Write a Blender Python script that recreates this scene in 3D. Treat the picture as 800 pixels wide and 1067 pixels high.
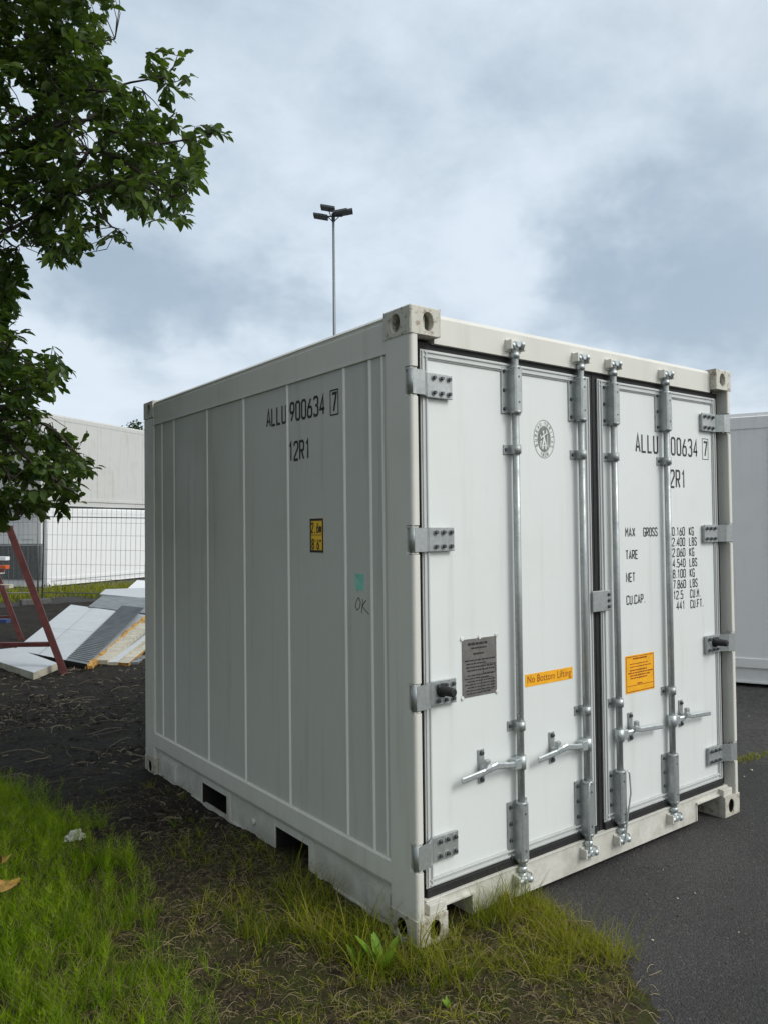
import bpy, bmesh, math, random
import numpy as np
from mathutils import Vector, Matrix
random.seed(7); rng = np.random.default_rng(11)
rad = math.radians
for o in list(bpy.data.objects): bpy.data.objects.remove(o)
scene = bpy.context.scene
C = scene.collection

# ------------------------------------------------------------------ camera
CAM = Vector((-1.98189, -2.42940, 1.67721))
CR = Vector((0.79737509, -0.60338019, -0.01119397))
CU = Vector((-0.00476446, -0.02484246, 0.99968002))
CF = Vector((0.60346521, 0.79706662, 0.02268354))
cd = bpy.data.cameras.new('camera'); cam = bpy.data.objects.new('camera', cd); C.objects.link(cam)
cam.matrix_world = Matrix(((CR.x, CU.x, -CF.x, CAM.x), (CR.y, CU.y, -CF.y, CAM.y), (CR.z, CU.z, -CF.z, CAM.z), (0, 0, 0, 1)))
cd.sensor_fit = 'HORIZONTAL'; cd.sensor_width = 36; cd.lens = 36 * 814.25 / 800
cd.clip_start = 0.05; cd.clip_end = 3000
scene.camera = cam

# ------------------------------------------------------------------ light
SUN_DIR = Vector((0.42, -0.80, 0.72)).normalized()          # towards the sun, behind cloud
SUN_EL = math.asin(SUN_DIR.z); SUN_AZ = math.atan2(SUN_DIR.x, SUN_DIR.y)
sl = bpy.data.lights.new('sun', 'SUN'); sl.energy = 1.5; sl.angle = rad(24); sl.color = (1, .99, .965)
so = bpy.data.objects.new('sun', sl); C.objects.link(so)
so.rotation_euler = SUN_DIR.to_track_quat('Z', 'Y').to_euler()
scene.view_settings.view_transform = 'Standard'; scene.view_settings.look = 'None'
scene.view_settings.exposure = 0.12; scene.view_settings.gamma = 1
scene.view_settings.use_curve_mapping = False

class NT:
    def __init__(s, tree): s.t = tree; s.n = tree.nodes; s.l = tree.links
    def node(s, typ, ins=None, **kw):
        n = s.n.new(typ)
        for k, v in kw.items(): setattr(n, k, v)
        for k, v in (ins or {}).items(): s.put(n.inputs[k], v)
        return n
    def put(s, sock, v):
        if isinstance(v, bpy.types.NodeSocket): s.l.new(v, sock)
        elif isinstance(v, bpy.types.Node): s.l.new(v.outputs[0], sock)
        else:
            if isinstance(v, (tuple, list)) and len(v) == 3 and sock.type == 'RGBA': v = (*v, 1)
            sock.default_value = v
    def math(s, op, a, b=0.0, clamp=False):
        n = s.n.new('ShaderNodeMath'); n.operation = op; n.use_clamp = clamp
        s.put(n.inputs[0], a); s.put(n.inputs[1], b); return n.outputs[0]
    def ramp(s, fac, a, b, lo=0.0, hi=1.0):
        n = s.n.new('ShaderNodeMapRange'); n.clamp = True; n.interpolation_type = 'SMOOTHSTEP'
        s.put(n.inputs[0], fac); s.put(n.inputs[1], a); s.put(n.inputs[2], b); s.put(n.inputs[3], lo); s.put(n.inputs[4], hi)
        return n.outputs[0]
    def mix(s, fac, a, b, mode='MIX'):
        n = s.n.new('ShaderNodeMix'); n.data_type = 'RGBA'; n.blend_type = mode
        s.put(n.inputs[0], fac); s.put(n.inputs[6], a); s.put(n.inputs[7], b); return n.outputs[2]
    def noise(s, vec, scale, detail=4, rough=.55, dist=0.0):
        n = s.n.new('ShaderNodeTexNoise'); n.inputs['Scale'].default_value = scale
        n.inputs['Detail'].default_value = detail; n.inputs['Roughness'].default_value = rough
        n.inputs['Distortion'].default_value = dist
        if vec is not None: s.put(n.inputs['Vector'], vec)
        return n.outputs['Fac']
    def mapping(s, vec, scale=(1, 1, 1), loc=(0, 0, 0), rot=(0, 0, 0)):
        n = s.n.new('ShaderNodeMapping'); s.put(n.inputs[0], vec)
        n.inputs['Location'].default_value = loc; n.inputs['Rotation'].default_value = rot; n.inputs['Scale'].default_value = scale
        return n.outputs[0]

def ray(u, v):
    return (CF + CR * ((u - 400) / 814.25) - CU * ((v - 533.5) / 814.25)).normalized()

world = bpy.data.worlds.new('World'); scene.world = world; world.use_nodes = True
w = NT(world.node_tree); w.n.clear()
sky = w.node('ShaderNodeTexSky'); sky.sky_type = 'NISHITA'; sky.sun_disc = False
sky.sun_elevation = SUN_EL; sky.sun_rotation = SUN_AZ; sky.air_density = 1.0; sky.dust_density = 1.5
tc = w.node('ShaderNodeTexCoord').outputs['Generated']
sep = w.node('ShaderNodeSeparateXYZ', {0: tc})
# cloud deck: direction projected on a high plane, so the clouds flatten towards the horizon
den = w.math('ADD', w.math('MAXIMUM', sep.outputs['Z'], 0.0), 0.32)
cx = w.math('DIVIDE', sep.outputs['X'], den); cy = w.math('DIVIDE', sep.outputs['Y'], den)
cv = w.node('ShaderNodeCombineXYZ', {0: cx, 1: cy, 2: 0.35}).outputs[0]
big = w.noise(cv, 1.3, 5, .5, .25)
mid = w.noise(w.mapping(cv, loc=(3.1, 1.7, 0)), 2.6, 7, .56, .35)
warp = w.node('ShaderNodeTexNoise', {'Vector': tc, 'Scale': 3.2, 'Detail': 5.0, 'Roughness': .6}).outputs['Color']
wv = w.node('ShaderNodeVectorMath', {0: warp, 1: (.5, .5, .5)}, operation='SUBTRACT').outputs[0]
wv = w.node('ShaderNodeVectorMath', {0: wv, 'Scale': .42}, operation='SCALE').outputs[0]
wd = w.node('ShaderNodeVectorMath', {0: tc, 1: wv}, operation='ADD').outputs[0]
cov = w.math('ADD', w.math('ADD', w.math('MULTIPLY', big, .30), w.math('MULTIPLY', mid, .62)), -.10)
# single cloud masses: (u, v) only names the direction in the sky; +dark / -bright
for (u, v, sx, amp) in ((170, 285, .17, .30), (60, 290, .12, .20), (270, 325, .10, .20), (470, 110, .12, .07), (730, 240, .14, .28), (640, 290, .10, .20), (790, 320, .10, .14), (780, 110, .2, .12),
                        (560, 40, .22, .08), (420, 300, .08, .03), (110, 395, .09, -.26), (260, 390, .07, -.26), (230, 170, .12, -.08), (330, 260, .06, -.08), (250, 40, .13, .10), (400, 140, .08, .10),
                        (380, 290, .05, -.05), (540, 270, .08, -.24), (640, 150, .10, -.08), (40, 400, .1, -.12), (470, 330, .08, -.14), (290, 60, .14, -.06), (760, 380, .08, -.02), (600, 215, .07, -.1)):
    d = ray(u, v)
    dist = w.node('ShaderNodeVectorMath', {0: wd, 1: tuple(d)}, operation='DISTANCE').outputs['Value']
    g = w.ramp(dist, 0.0, sx * 1.55, amp, 0.0)
    cov = w.math('ADD', cov, g)
fine = w.noise(w.mapping(cv, loc=(1.2, 8.7, 0)), 7.5, 6, .6, .2)
cov = w.math('ADD', cov, w.math('MULTIPLY', w.math('SUBTRACT', fine, .5), .42))
shade = w.ramp(cov, .18, .84)
cloud = w.mix(shade, (8.4, 9.45, 10.5), (4.4, 5.55, 6.75))
hz = w.ramp(sep.outputs['Z'], .0, .35, 1.0, 0.0)
cloud = w.mix(w.math('MULTIPLY', hz, .25), cloud, (8.6, 9.3, 9.8))
sd = w.node('ShaderNodeVectorMath', {0: tc, 1: tuple(SUN_DIR)}, operation='DOT_PRODUCT').outputs['Value']
glow = w.ramp(sd, .1, 1.0, 0.0, 1.0)
cloud = w.mix(glow, cloud, (13.2, 13.6, 13.4))
# unseen western sky darkened, added to shade the container's side wall
wdk = w.node('ShaderNodeVectorMath', {0: tc, 1: (-.93, .18, .10)}, operation='DOT_PRODUCT').outputs['Value']
cloud = w.mix(w.ramp(wdk, .12, .55, 0, .58), cloud, (1.0, 1.25, 1.3))
col = w.mix(.90, sky.outputs[0], cloud)
bg = w.node('ShaderNodeBackground', {'Color': col, 'Strength': .088})
w.node('ShaderNodeOutputWorld', {'Surface': bg})

# ------------------------------------------------------------------ materials
def material(name, build, rough=.5, metal=0.0, spec=.5):
    m = bpy.data.materials.new(name); m.use_nodes = True; t = NT(m.node_tree); t.n.clear()
    p = t.node('ShaderNodeBsdfPrincipled', {'Roughness': rough, 'Metallic': metal, 'Specular IOR Level': spec})
    t.obj = t.node('ShaderNodeTexCoord').outputs['Object']
    t.pos = t.node('ShaderNodeNewGeometry').outputs['Position']
    out = t.node('ShaderNodeOutputMaterial', {'Surface': p})
    build(t, p, out); return m

def bump(t, p, h, strength=.3, dist=.002):
    b = t.node('ShaderNodeBump', {'Height': h, 'Strength': strength, 'Distance': dist}); t.put(p.inputs['Normal'], b.outputs[0])

def paint(name, base, dirt=(.25, .23, .18), amount=.35, rough=.45, low=0.0, streak=.5, rust=0.0):
    def f(t, p, out):
        n = t.noise(t.pos, 1.7, 6, .65); n2 = t.noise(t.mapping(t.pos, scale=(14, 14, .9)), 1.0, 5, .6)
        n3 = t.noise(t.pos, 60, 3, .6)
        a = t.ramp(n, .45, .8, 0, amount * .35)
        b = t.math('MULTIPLY', t.ramp(n2, .52, .78), amount * streak)
        fac = t.math('ADD', a, b, True)
        fac = t.math('ADD', fac, t.ramp(n3, .62, .8, 0, .06))
        if low:
            z = t.node('ShaderNodeSeparateXYZ', {0: t.pos}).outputs[2]
            g = t.math('MULTIPLY', t.ramp(t.math('ADD', z, t.math('MULTIPLY', n2, .25)), .1, .5, 1, 0), low)
            fac = t.math('ADD', fac, t.math('MULTIPLY', g, t.ramp(t.noise(t.pos, 9, 5, .7), .3, .7)), True)
        col = t.mix(fac, base, dirt)
        if rust:
            r = t.ramp(t.noise(t.pos, 26, 6, .75), .52, .62, 0, rust)
            col = t.mix(r, col, (.16, .07, .03))
        t.put(p.inputs['Base Color'], col)
        t.put(p.inputs['Roughness'], t.ramp(n, .3, .8, rough - .08, rough + .2))
        bump(t, p, t.math('ADD', t.math('MULTIPLY', t.noise(t.pos, 2.6, 3), 2.0), t.math('MULTIPLY', n3, .12)), .22, .008)
    return material(name, f)

def galv(name, base=(.40, .43, .44), dark=(.20, .23, .24), rough=.42):
    def f(t, p, out):
        v = t.node('ShaderNodeTexVoronoi', {'Vector': t.pos, 'Scale': 85.0})
        vs = t.node('ShaderNodeSeparateXYZ', {0: v.outputs['Color']}).outputs[0]
        n = t.noise(t.pos, 9, 6, .65)
        col = t.mix(t.math('ADD', t.math('MULTIPLY', vs, .35), t.ramp(n, .35, .75, 0, .6), True), base, dark)
        n2 = t.ramp(t.noise(t.mapping(t.pos, scale=(18, 18, 2.5)), 1, 5, .6), .6, .8, 0, .5)
        col = t.mix(n2, col, (.62, .64, .63))
        t.put(p.inputs['Base Color'], col)
        t.put(p.inputs['Roughness'], t.ramp(n, .3, .7, rough - .1, rough + .15))
        bump(t, p, t.math('ADD', n, vs), .08, .002)
    return material(name, f, metal=.55)

def plain(name, col, rough=.6, metal=0.0, var=.25, scale=20):
    def f(t, p, out):
        n = t.noise(t.pos, scale, 5, .6)
        dk = tuple(c * (1 - var) for c in col); lt = tuple(min(1, c * (1 + var)) for c in col)
        t.put(p.inputs['Base Color'], t.mix(t.ramp(n, .3, .7), dk, lt)); bump(t, p, n, .15, .003)
    return material(name, f, rough=rough, metal=metal)

M = {}
M['frame'] = paint('frame_paint', (.70, .69, .63), amount=.4, low=.5, rust=.0)
M['casting'] = paint('casting_paint', (.60, .585, .51), dirt=(.22, .18, .12), amount=.8, low=.4, rust=.7)
M['seam'] = paint('pale_seam', (.80, .80, .76), amount=.3)  # seam ridges, paler than the wall panels between them
M['side'] = paint('side_paint_shaded', (.575, .58, .53), dirt=(.36, .37, .33), amount=.55, rough=.5, low=.25, streak=.8)  # darker than the door paint: the wall's shade is partly in this colour
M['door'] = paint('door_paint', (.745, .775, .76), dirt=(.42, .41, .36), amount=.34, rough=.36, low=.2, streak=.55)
M['profile'] = paint('aluminium_profile', (.55, .57, .56), dirt=(.25, .26, .26), amount=.6, rough=.35)
M['galv'] = galv('galvanised_steel', (.45, .475, .47), (.28, .305, .305))
M['galv_light'] = galv('zinc_cast', (.62, .66, .66), (.34, .38, .39), .34)
M['rubber'] = plain('black_rubber', (.012, .012, .013), .65)
M['bolt'] = plain('bolt_steel', (.10, .11, .12), .4, .6)
M['ink'] = plain('black_lettering', (.018, .018, .02), .5)
M['ink_grey'] = plain('grey_lettering', (.16, .17, .16), .5)
M['logo_grey'] = plain('emblem_grey', (.20, .21, .19), .5)
M['orange'] = plain('orange_sticker', (.90, .43, .012), .45, var=.08)
M['yellow_sign'] = plain('yellow_sticker', (.92, .55, .03), .5, var=.12)
M['ink_red'] = plain('brown_lettering', (.30, .05, .01), .5)
M['plate'] = plain('steel_plate', (.19, .18, .17), .45, .3, var=.15, scale=40)
M['green'] = plain('green_sticker', (.26, .62, .50), .6, var=.12)
M['white_bolt'] = plain('white_rivet', (.75, .76, .74), .4)
M['inside'] = plain('dark_interior', (.012, .011, .01), .9)
M['box_white'] = paint('white_container_paint', (.84, .85, .855), dirt=(.40, .42, .43), amount=.35, rough=.5, low=.2)
M['box_old'] = paint('old_grey_container_paint', (.56, .57, .55), dirt=(.36, .34, .28), amount=.8, rough=.6, streak=.9, rust=.0)
M['box_clean'] = paint('bright_container_paint', (.78, .79, .79), dirt=(.55, .56, .55), amount=.3, rough=.5)
M['grille'] = plain('grille_grey', (.16, .17, .17), .6)
M['fence'] = plain('fence_steel', (.16, .165, .17), .5, .4)
M['red'] = plain('red_oxide_steel', (.085, .018, .016), .55, var=.3, scale=12)
M['concrete'] = plain('concrete', (.10, .10, .095), .9)
M['panel_white'] = paint('panel_sheet', (.50, .53, .55), dirt=(.30, .31, .31), amount=.6, rough=.45)
M['panel_grey'] = plain('grey_sheet', (.17, .19, .20), .5, var=.2, scale=6)
M['foam'] = plain('yellow_foam', (.40, .22, .05), .9, var=.45, scale=14)
M['cream'] = plain('cream_sheet', (.46, .43, .34), .7, var=.2, scale=8)
M['bark'] = plain('bark', (.045, .036, .028), .9, var=.5, scale=30)
M['mast'] = plain('mast_grey', (.24, .27, .29), .5, .3)
M['mast_dark'] = plain('floodlight_grey', (.09, .10, .105), .5, .3)
M['lens'] = plain('floodlight_glass', (.12, .14, .15), .15)
M['blue'] = plain('blue_paint', (.02, .04, .13), .5)
M['orange_paint'] = plain('orange_paint', (.55, .10, .02), .5)
M['tissue'] = plain('white_litter', (.62, .63, .60), .9, var=.15, scale=60)
M['dead_leaf'] = plain('dead_leaf', (.30, .17, .04), .7, var=.6, scale=25)

def leafy(name, c1, c2, trans=.35, rough=.45, dead=None):
    def f(t, p, out):
        a = t.node('ShaderNodeAttribute', attribute_name='tint').outputs['Fac']
        col = t.mix(a, c1, c2)
        if dead: col = t.mix(t.ramp(a, 1.2, 1.5), col, dead)
        t.put(p.inputs['Base Color'], col)
        tr = t.node('ShaderNodeBsdfTranslucent', {'Color': t.mix(.5, col, (.12, .2, .01), 'ADD')})
        mx = t.node('ShaderNodeMixShader', {0: trans, 1: p.outputs[0], 2: tr.outputs[0]})
        t.put(out.inputs['Surface'], mx.outputs[0])
    return material(name, f, rough=rough, spec=.12 if dead else .3)
M['leaf'] = leafy('tree_leaves', (.024, .052, .013), (.095, .145, .022), .32)
M['leaf_far'] = leafy('far_leaves', (.02, .04, .016), (.05, .08, .03), .2)
M['grass'] = leafy('grass_blades', (.055, .10, .006), (.31, .30, .022), .35, .8, (.36, .29, .15))
M['grass_green'] = leafy('feathery_grass', (.035, .105, .003), (.26, .38, .006), .35, .8, (.30, .26, .12))
M['weed'] = leafy('weed_leaves', (.13, .26, .02), (.22, .38, .04), .4, .5)
M['straw'] = leafy('dry_straw', (.09, .065, .032), (.36, .29, .16), .15, .8)
M['chips'] = leafy('ground_debris', (.03, .022, .014), (.22, .19, .14), .0, .9)

def asphalt(t, p, out):
    n = t.noise(t.pos, .9, 6, .6); v = t.node('ShaderNodeTexVoronoi', {'Vector': t.pos, 'Scale': 130.0})
    g = t.node('ShaderNodeSeparateXYZ', {0: v.outputs['Color']}).outputs[0]
    v2 = t.node('ShaderNodeTexVoronoi', {'Vector': t.pos, 'Scale': 38.0}); g2 = t.node('ShaderNodeSeparateXYZ', {0: v2.outputs['Color']}).outputs[1]
    c = t.mix(t.ramp(n, .3, .75), (.040, .038, .038), (.064, .061, .060))
    c = t.mix(t.ramp(g, .72, 1.0, 0, .45), c, (.13, .125, .12))
    c = t.mix(t.ramp(g, .25, .0, 0, .5), c, (.017, .017, .017))
    spot = t.math('MULTIPLY', t.math('GREATER_THAN', g2, .965), t.math('LESS_THAN', v2.outputs['Distance'], .22))
    c = t.mix(t.math('MULTIPLY', spot, .4), c, (.22, .21, .19))
    c = t.mix(t.ramp(t.noise(t.mapping(t.pos, loc=(1, 9, 0)), .55, 5, .6), .40, .66, 0, .55), c, (.026, .025, .025))
    c = t.mix(t.ramp(t.noise(t.mapping(t.pos, loc=(4, 3, 0)), 5, 7, .75), .58, .72, 0, .35), c, (.085, .08, .072))
    mo = t.ramp(t.noise(t.mapping(t.pos, loc=(5, 2, 0)), 1.6, 6, .7), .62, .75, 0, .5)
    c = t.mix(mo, c, (.075, .06, .032))
    sx = t.node('ShaderNodeSeparateXYZ', {0: t.pos})
    far = t.ramp(t.math('ADD', sx.outputs[0], t.math('MULTIPLY', n, .8)), 3.6, 4.2)
    c = t.mix(t.math('MULTIPLY', far, t.ramp(g2, .3, .9, 0, .4)), c, (.11, .105, .10))
    t.put(p.inputs['Base Color'], c)
    h = t.math('ADD', t.math('MULTIPLY', v.outputs['Distance'], -1.0), t.math('MULTIPLY', v2.outputs['Distance'], -.4))
    bump(t, p, h, .9, .006)
M['asphalt'] = material('asphalt', asphalt, rough=.82, spec=.3)

def soil(t, p, out):
    n = t.noise(t.pos, 3.5, 8, .7); n2 = t.noise(t.pos, 26, 8, .75); n3 = t.noise(t.mapping(t.pos, loc=(9, 4, 0)), 70, 5, .7)
    c = t.mix(t.ramp(n2, .35, .68), (.010, .0085, .007), (.040, .034, .027))
    c = t.mix(t.ramp(n, .52, .68, 0, .6), c, (.045, .048, .018))
    sy = t.node('ShaderNodeSeparateXYZ', {0: t.pos}).outputs[1]
    near = t.ramp(t.math('ADD', sy, t.math('MULTIPLY', n, 1.6)), 1.2, 2.8, 1, 0)
    th = t.mix(t.ramp(n2, .38, .66), (.030, .022, .012), (.13, .10, .052))
    th = t.mix(t.ramp(t.noise(t.mapping(t.pos, loc=(2, 7, 0)), 7, 6, .7), .44, .58, 0, .8), th, (.065, .075, .016))
    c = t.mix(t.math('MULTIPLY', near, .85), c, th)
    c = t.mix(t.ramp(n3, .63, .72, 0, .6), c, (.15, .125, .09))
    t.put(p.inputs['Base Color'], c)
    bump(t, p, t.math('ADD', n2, t.math('MULTIPLY', n3, .6)), 1.0, .03)
M['soil'] = material('soil', soil, rough=.9, spec=.2)

# ------------------------------------------------------------------ mesh helpers
def tag(o, label=None, cat=None, group=None, kind=None):
    if label: o['label'] = label
    if cat: o['category'] = cat
    if group: o['group'] = group
    if kind: o['kind'] = kind
    return o
def empty(name, loc=(0, 0, 0), rz=0.0, **kw):
    o = bpy.data.objects.new(name, None); C.objects.link(o); o.location = loc; o.rotation_euler = (0, 0, rz)
    o.empty_display_size = .1
    return tag(o, **kw)

class MB:
    def __init__(s): s.v = []; s.f = []; s.mi = []; s.sm = []
    def add(s, vs, fs, mi=0, smooth=False):
        b = len(s.v); s.v += [tuple(v) for v in vs]
        for f in fs: s.f.append(tuple(i + b for i in f)); s.mi.append(mi); s.sm.append(smooth)
    def box(s, a, b, mi=0, bev=0.0):
        x0, y0, z0 = (min(a[i], b[i]) for i in range(3)); x1, y1, z1 = (max(a[i], b[i]) for i in range(3))
        if bev <= 0:
            vs = [(x, y, z) for x in (x0, x1) for y in (y0, y1) for z in (z0, z1)]
            s.add(vs, [(0, 1, 3, 2), (4, 6, 7, 5), (0, 4, 5, 1), (2, 3, 7, 6), (0, 2, 6, 4), (1, 5, 7, 3)], mi); return
        bm = bmesh.new(); bmesh.ops.create_cube(bm, size=1)
        for v in bm.verts:
            v.co = Vector(((x0 + x1) / 2 + v.co.x * (x1 - x0), (y0 + y1) / 2 + v.co.y * (y1 - y0), (z0 + z1) / 2 + v.co.z * (z1 - z0)))
        bmesh.ops.bevel(bm, geom=bm.edges[:], offset=min(bev, .45 * min(x1 - x0, y1 - y0, z1 - z0)), segments=2, profile=.6, affect='EDGES')
        s.bm(bm, mi)
    def bm(s, bm, mi=0, smooth=False):
        bm.verts.index_update(); s.add([v.co[:] for v in bm.verts], [[v.index for v in f.verts] for f in bm.faces], mi, smooth); bm.free()
    def obox(s, c, ax, ay, az, mi=0):      # oriented box by half axes
        c = Vector(c); vs = [c + ax * i + ay * j + az * k for i in (-1, 1) for j in (-1, 1) for k in (-1, 1)]
        s.add(vs, [(0, 1, 3, 2), (4, 6, 7, 5), (0, 4, 5, 1), (2, 3, 7, 6), (0, 2, 6, 4), (1, 5, 7, 3)], mi)
    def prism(s, poly, z0, z1, mi=0, ax=2):
        n = len(poly)
        def P(p, z): return (p[0], p[1], z) if ax == 2 else ((p[0], z, p[1]) if ax == 1 else (z, p[0], p[1]))
        s.add([P(p, z0) for p in poly] + [P(p, z1) for p in poly],
              [tuple((i, (i + 1) % n, (i + 1) % n + n, i + n)) for i in range(n)] + [tuple(range(n))[::-1], tuple(range(n, 2 * n))], mi)
    def tube(s, pts, r, n=10, mi=0, caps=True, smooth=True):
        pts = [Vector(p) for p in pts]; rs = r if isinstance(r, (list, tuple)) else [r] * len(pts)
        vs = []; up = None
        for i, p in enumerate(pts):
            d = (pts[min(i + 1, len(pts) - 1)] - pts[max(i - 1, 0)])
            if d.length < 1e-9: d = Vector((0, 0, 1))
            d.normalize()
            if up is None: up = d.orthogonal().normalized()
            up = (up - d * up.dot(d))
            up = up.normalized() if up.length > 1e-6 else d.orthogonal().normalized()
            w_ = d.cross(up)
            for k in range(n):
                a = 2 * math.pi * k / n; vs.append(p + (up * math.cos(a) + w_ * math.sin(a)) * rs[i])
        fs = [(i * n + k, i * n + (k + 1) % n, (i + 1) * n + (k + 1) % n, (i + 1) * n + k) for i in range(len(pts) - 1) for k in range(n)]
        s.add(vs, fs, mi, smooth)
        if caps:
            b = len(s.v) - len(vs)
            s.f.append(tuple(b + k for k in range(n))[::-1]); s.mi.append(mi); s.sm.append(False)
            s.f.append(tuple(b + (len(pts) - 1) * n + k for k in range(n))); s.mi.append(mi); s.sm.append(False)
    def sphere(s, c, r, mi=0, sc=(1, 1, 1), sub=2):
        bm = bmesh.new(); bmesh.ops.create_icosphere(bm, subdivisions=sub, radius=1)
        for v in bm.verts: v.co = Vector((c[0] + v.co.x * r * sc[0], c[1] + v.co.y * r * sc[1], c[2] + v.co.z * r * sc[2]))
        s.bm(bm, mi, True)
    def build(s, name, mats, parent=None, loc=None):
        me = bpy.data.meshes.new(name); me.from_pydata(s.v, [], s.f)
        mats = mats if isinstance(mats, (list, tuple)) else [mats]
        for m in mats: me.materials.append(M[m] if isinstance(m, str) else m)
        me.polygons.foreach_set('material_index', s.mi); me.polygons.foreach_set('use_smooth', s.sm)
        me.update(); bm = bmesh.new(); bm.from_mesh(me)
        if len(bm.faces) < 60000 and not getattr(s, 'flat', False): bmesh.ops.recalc_face_normals(bm, faces=bm.faces[:])
        bm.to_mesh(me); bm.free()
        o = bpy.data.objects.new(name, me); C.objects.link(o)
        if parent: o.parent = parent
        if loc: o.location = loc
        return o

# ------------------------------------------------------------------ stroke lettering
c_ = .22
def R_(x0, y0, x1, y1, c=c_):    # closed rounded rectangle
    return [(x0 + c, y0), (x1 - c, y0), (x1, y0 + c), (x1, y1 - c), (x1 - c, y1), (x0 + c, y1), (x0, y1 - c), (x0, y0 + c), (x0 + c, y0)]
G = {
 '0': [R_(0, 0, 1, 2)], 'O': [R_(0, 0, 1, 2)],
 '1': [[(.25, 1.6), (.6, 2), (.6, 0)]],
 '2': [[(0, 1.6), (0, 1.8), (.2, 2), (.8, 2), (1, 1.8), (1, 1.35), (0, .25), (0, 0), (1, 0)]],
 '3': [[(0, 1.75), (.2, 2), (.8, 2), (1, 1.78), (1, 1.28), (.78, 1.08), (.4, 1.08)], [(.78, 1.04), (1, .84), (1, .22), (.8, 0), (.2, 0), (0, .25)]],
 '4': [[(.75, 0), (.75, 2), (0, .55), (1.05, .55)]],
 '5': [[(1, 2), (.08, 2), (.08, 1.15), (.8, 1.15), (1, .95), (1, .2), (.8, 0), (.2, 0), (0, .2)]],
 '6': [[(.75, 2), (.12, 1.05), (0, .7), (0, .22), (.2, 0), (.8, 0), (1, .22), (1, .85), (.8, 1.08), (.2, 1.08)]],
 '7': [[(0, 2), (1, 2), (.35, 0)]],
 '8': [R_(.04, 1.06, .96, 2), R_(0, 0, 1, 1.02)],
 '9': [[(.25, 0), (.88, .95), (1, 1.3), (1, 1.78), (.8, 2), (.2, 2), (0, 1.78), (0, 1.15), (.2, .92), (.82, .92)]],
 'A': [[(0, 0), (.5, 2), (1, 0)], [(.2, .55), (.8, .55)]],
 'B': [[(0, 0), (0, 2), (.75, 2), (.95, 1.8), (.95, 1.25), (.75, 1.05), (.1, 1.05)], [(.75, 1.0), (1, .8), (1, .2), (.8, 0), (.1, 0)]],
 'C': [[(1, 1.6), (1, 1.8), (.8, 2), (.2, 2), (0, 1.8), (0, .2), (.2, 0), (.8, 0), (1, .2), (1, .4)]],
 'E': [[(1, 2), (0, 2), (0, 0), (1, 0)], [(.1, 1.03), (.85, 1.03)]],
 'F': [[(1, 2), (0, 2), (0, 0)], [(.1, 1.03), (.85, 1.03)]],
 'G': [[(1, 1.6), (1, 1.8), (.8, 2), (.2, 2), (0, 1.8), (0, .2), (.2, 0), (1, 0), (1, .95), (.55, .95)]],
 'I': [[(.5, 0), (.5, 2)]],
 'K': [[(0, 0), (0, 2)], [(1, 2), (.12, 1.0), (1, 0)]],
 'L': [[(0, 2), (0, 0), (.95, 0)]],
 'M': [[(0, 0), (0, 2), (.5, .9), (1, 2), (1, 0)]],
 'N': [[(0, 0), (0, 2), (1, 0), (1, 2)]],
 'P': [[(0, 0), (0, 2), (.8, 2), (1, 1.8), (1, 1.15), (.8, .95), (.1, .95)]],
 'R': [[(0, 0), (0, 2), (.8, 2), (1, 1.8), (1, 1.15), (.8, .97), (.1, .97)], [(.5, .9), (1, 0)]],
 'S': [[(1, 1.6), (1, 1.8), (.8, 2), (.2, 2), (0, 1.8), (0, 1.3), (1, .7), (1, .2), (.8, 0), (.2, 0), (0, .2), (0, .4)]],
 'T': [[(0, 2), (1, 2)], [(.5, 1.92), (.5, 0)]],
 'U': [[(0, 2), (0, .2), (.2, 0), (.8, 0), (1, .2), (1, 2)]],
 'V': [[(0, 2), (.5, 0), (1, 2)]],
 'X': [[(0, 0), (1, 2)], [(0, 2), (1, 0)]],
 '.': [[(.3, 0.0), (.3, .22)]], ',': [[(.4, .2), (.25, -.2)]], "'": [[(.4, 2), (.4, 1.5)]], '"': [[(.25, 2), (.25, 1.5)], [(.65, 2), (.65, 1.5)]],
 'm': [[(0, 0), (0, 1.2), (.5, 1.2), (.5, .1)], [(.52, 1.2), (1, 1.1), (1, 0)]], ' ': []}

def ribbon(mb, pts2, t, fr, mi=0, lift=0.0):
    """mitred flat stroke; fr = (origin, xdir, ydir, normal)"""
    O, X, Y, N = fr; P = [Vector(p) for p in pts2]; closed = (P[0] - P[-1]).length < 1e-6
    if closed: P = P[:-1]
    n = len(P); L = []; Rr = []
    for i in range(n):
        if closed: a = P[(i - 1) % n]; b = P[(i + 1) % n]
        else: a = P[i - 1] if i else None; b = P[i + 1] if i < n - 1 else None
        d1 = (P[i] - a).normalized() if a is not None else None
        d2 = (b - P[i]).normalized() if b is not None else None
        if d1 is None: d1 = d2
        if d2 is None: d2 = d1
        m = d1 + d2; m = m.normalized() if m.length > 1e-6 else d1
        nn = Vector((-m.y, m.x)); k = 1 / max(.45, abs(nn.dot(Vector((-d1.y, d1.x)))))
        L.append(P[i] + nn * t / 2 * k); Rr.append(P[i] - nn * t / 2 * k)
    off = N * lift
    vs = [O + X * p.x + Y * p.y + off for p in L] + [O + X * p.x + Y * p.y + off for p in Rr]
    rng_ = range(n) if closed else range(n - 1)
    mb.add(vs, [(i, (i + 1) % n, (i + 1) % n + n, i + n) for i in rng_], mi)

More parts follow.
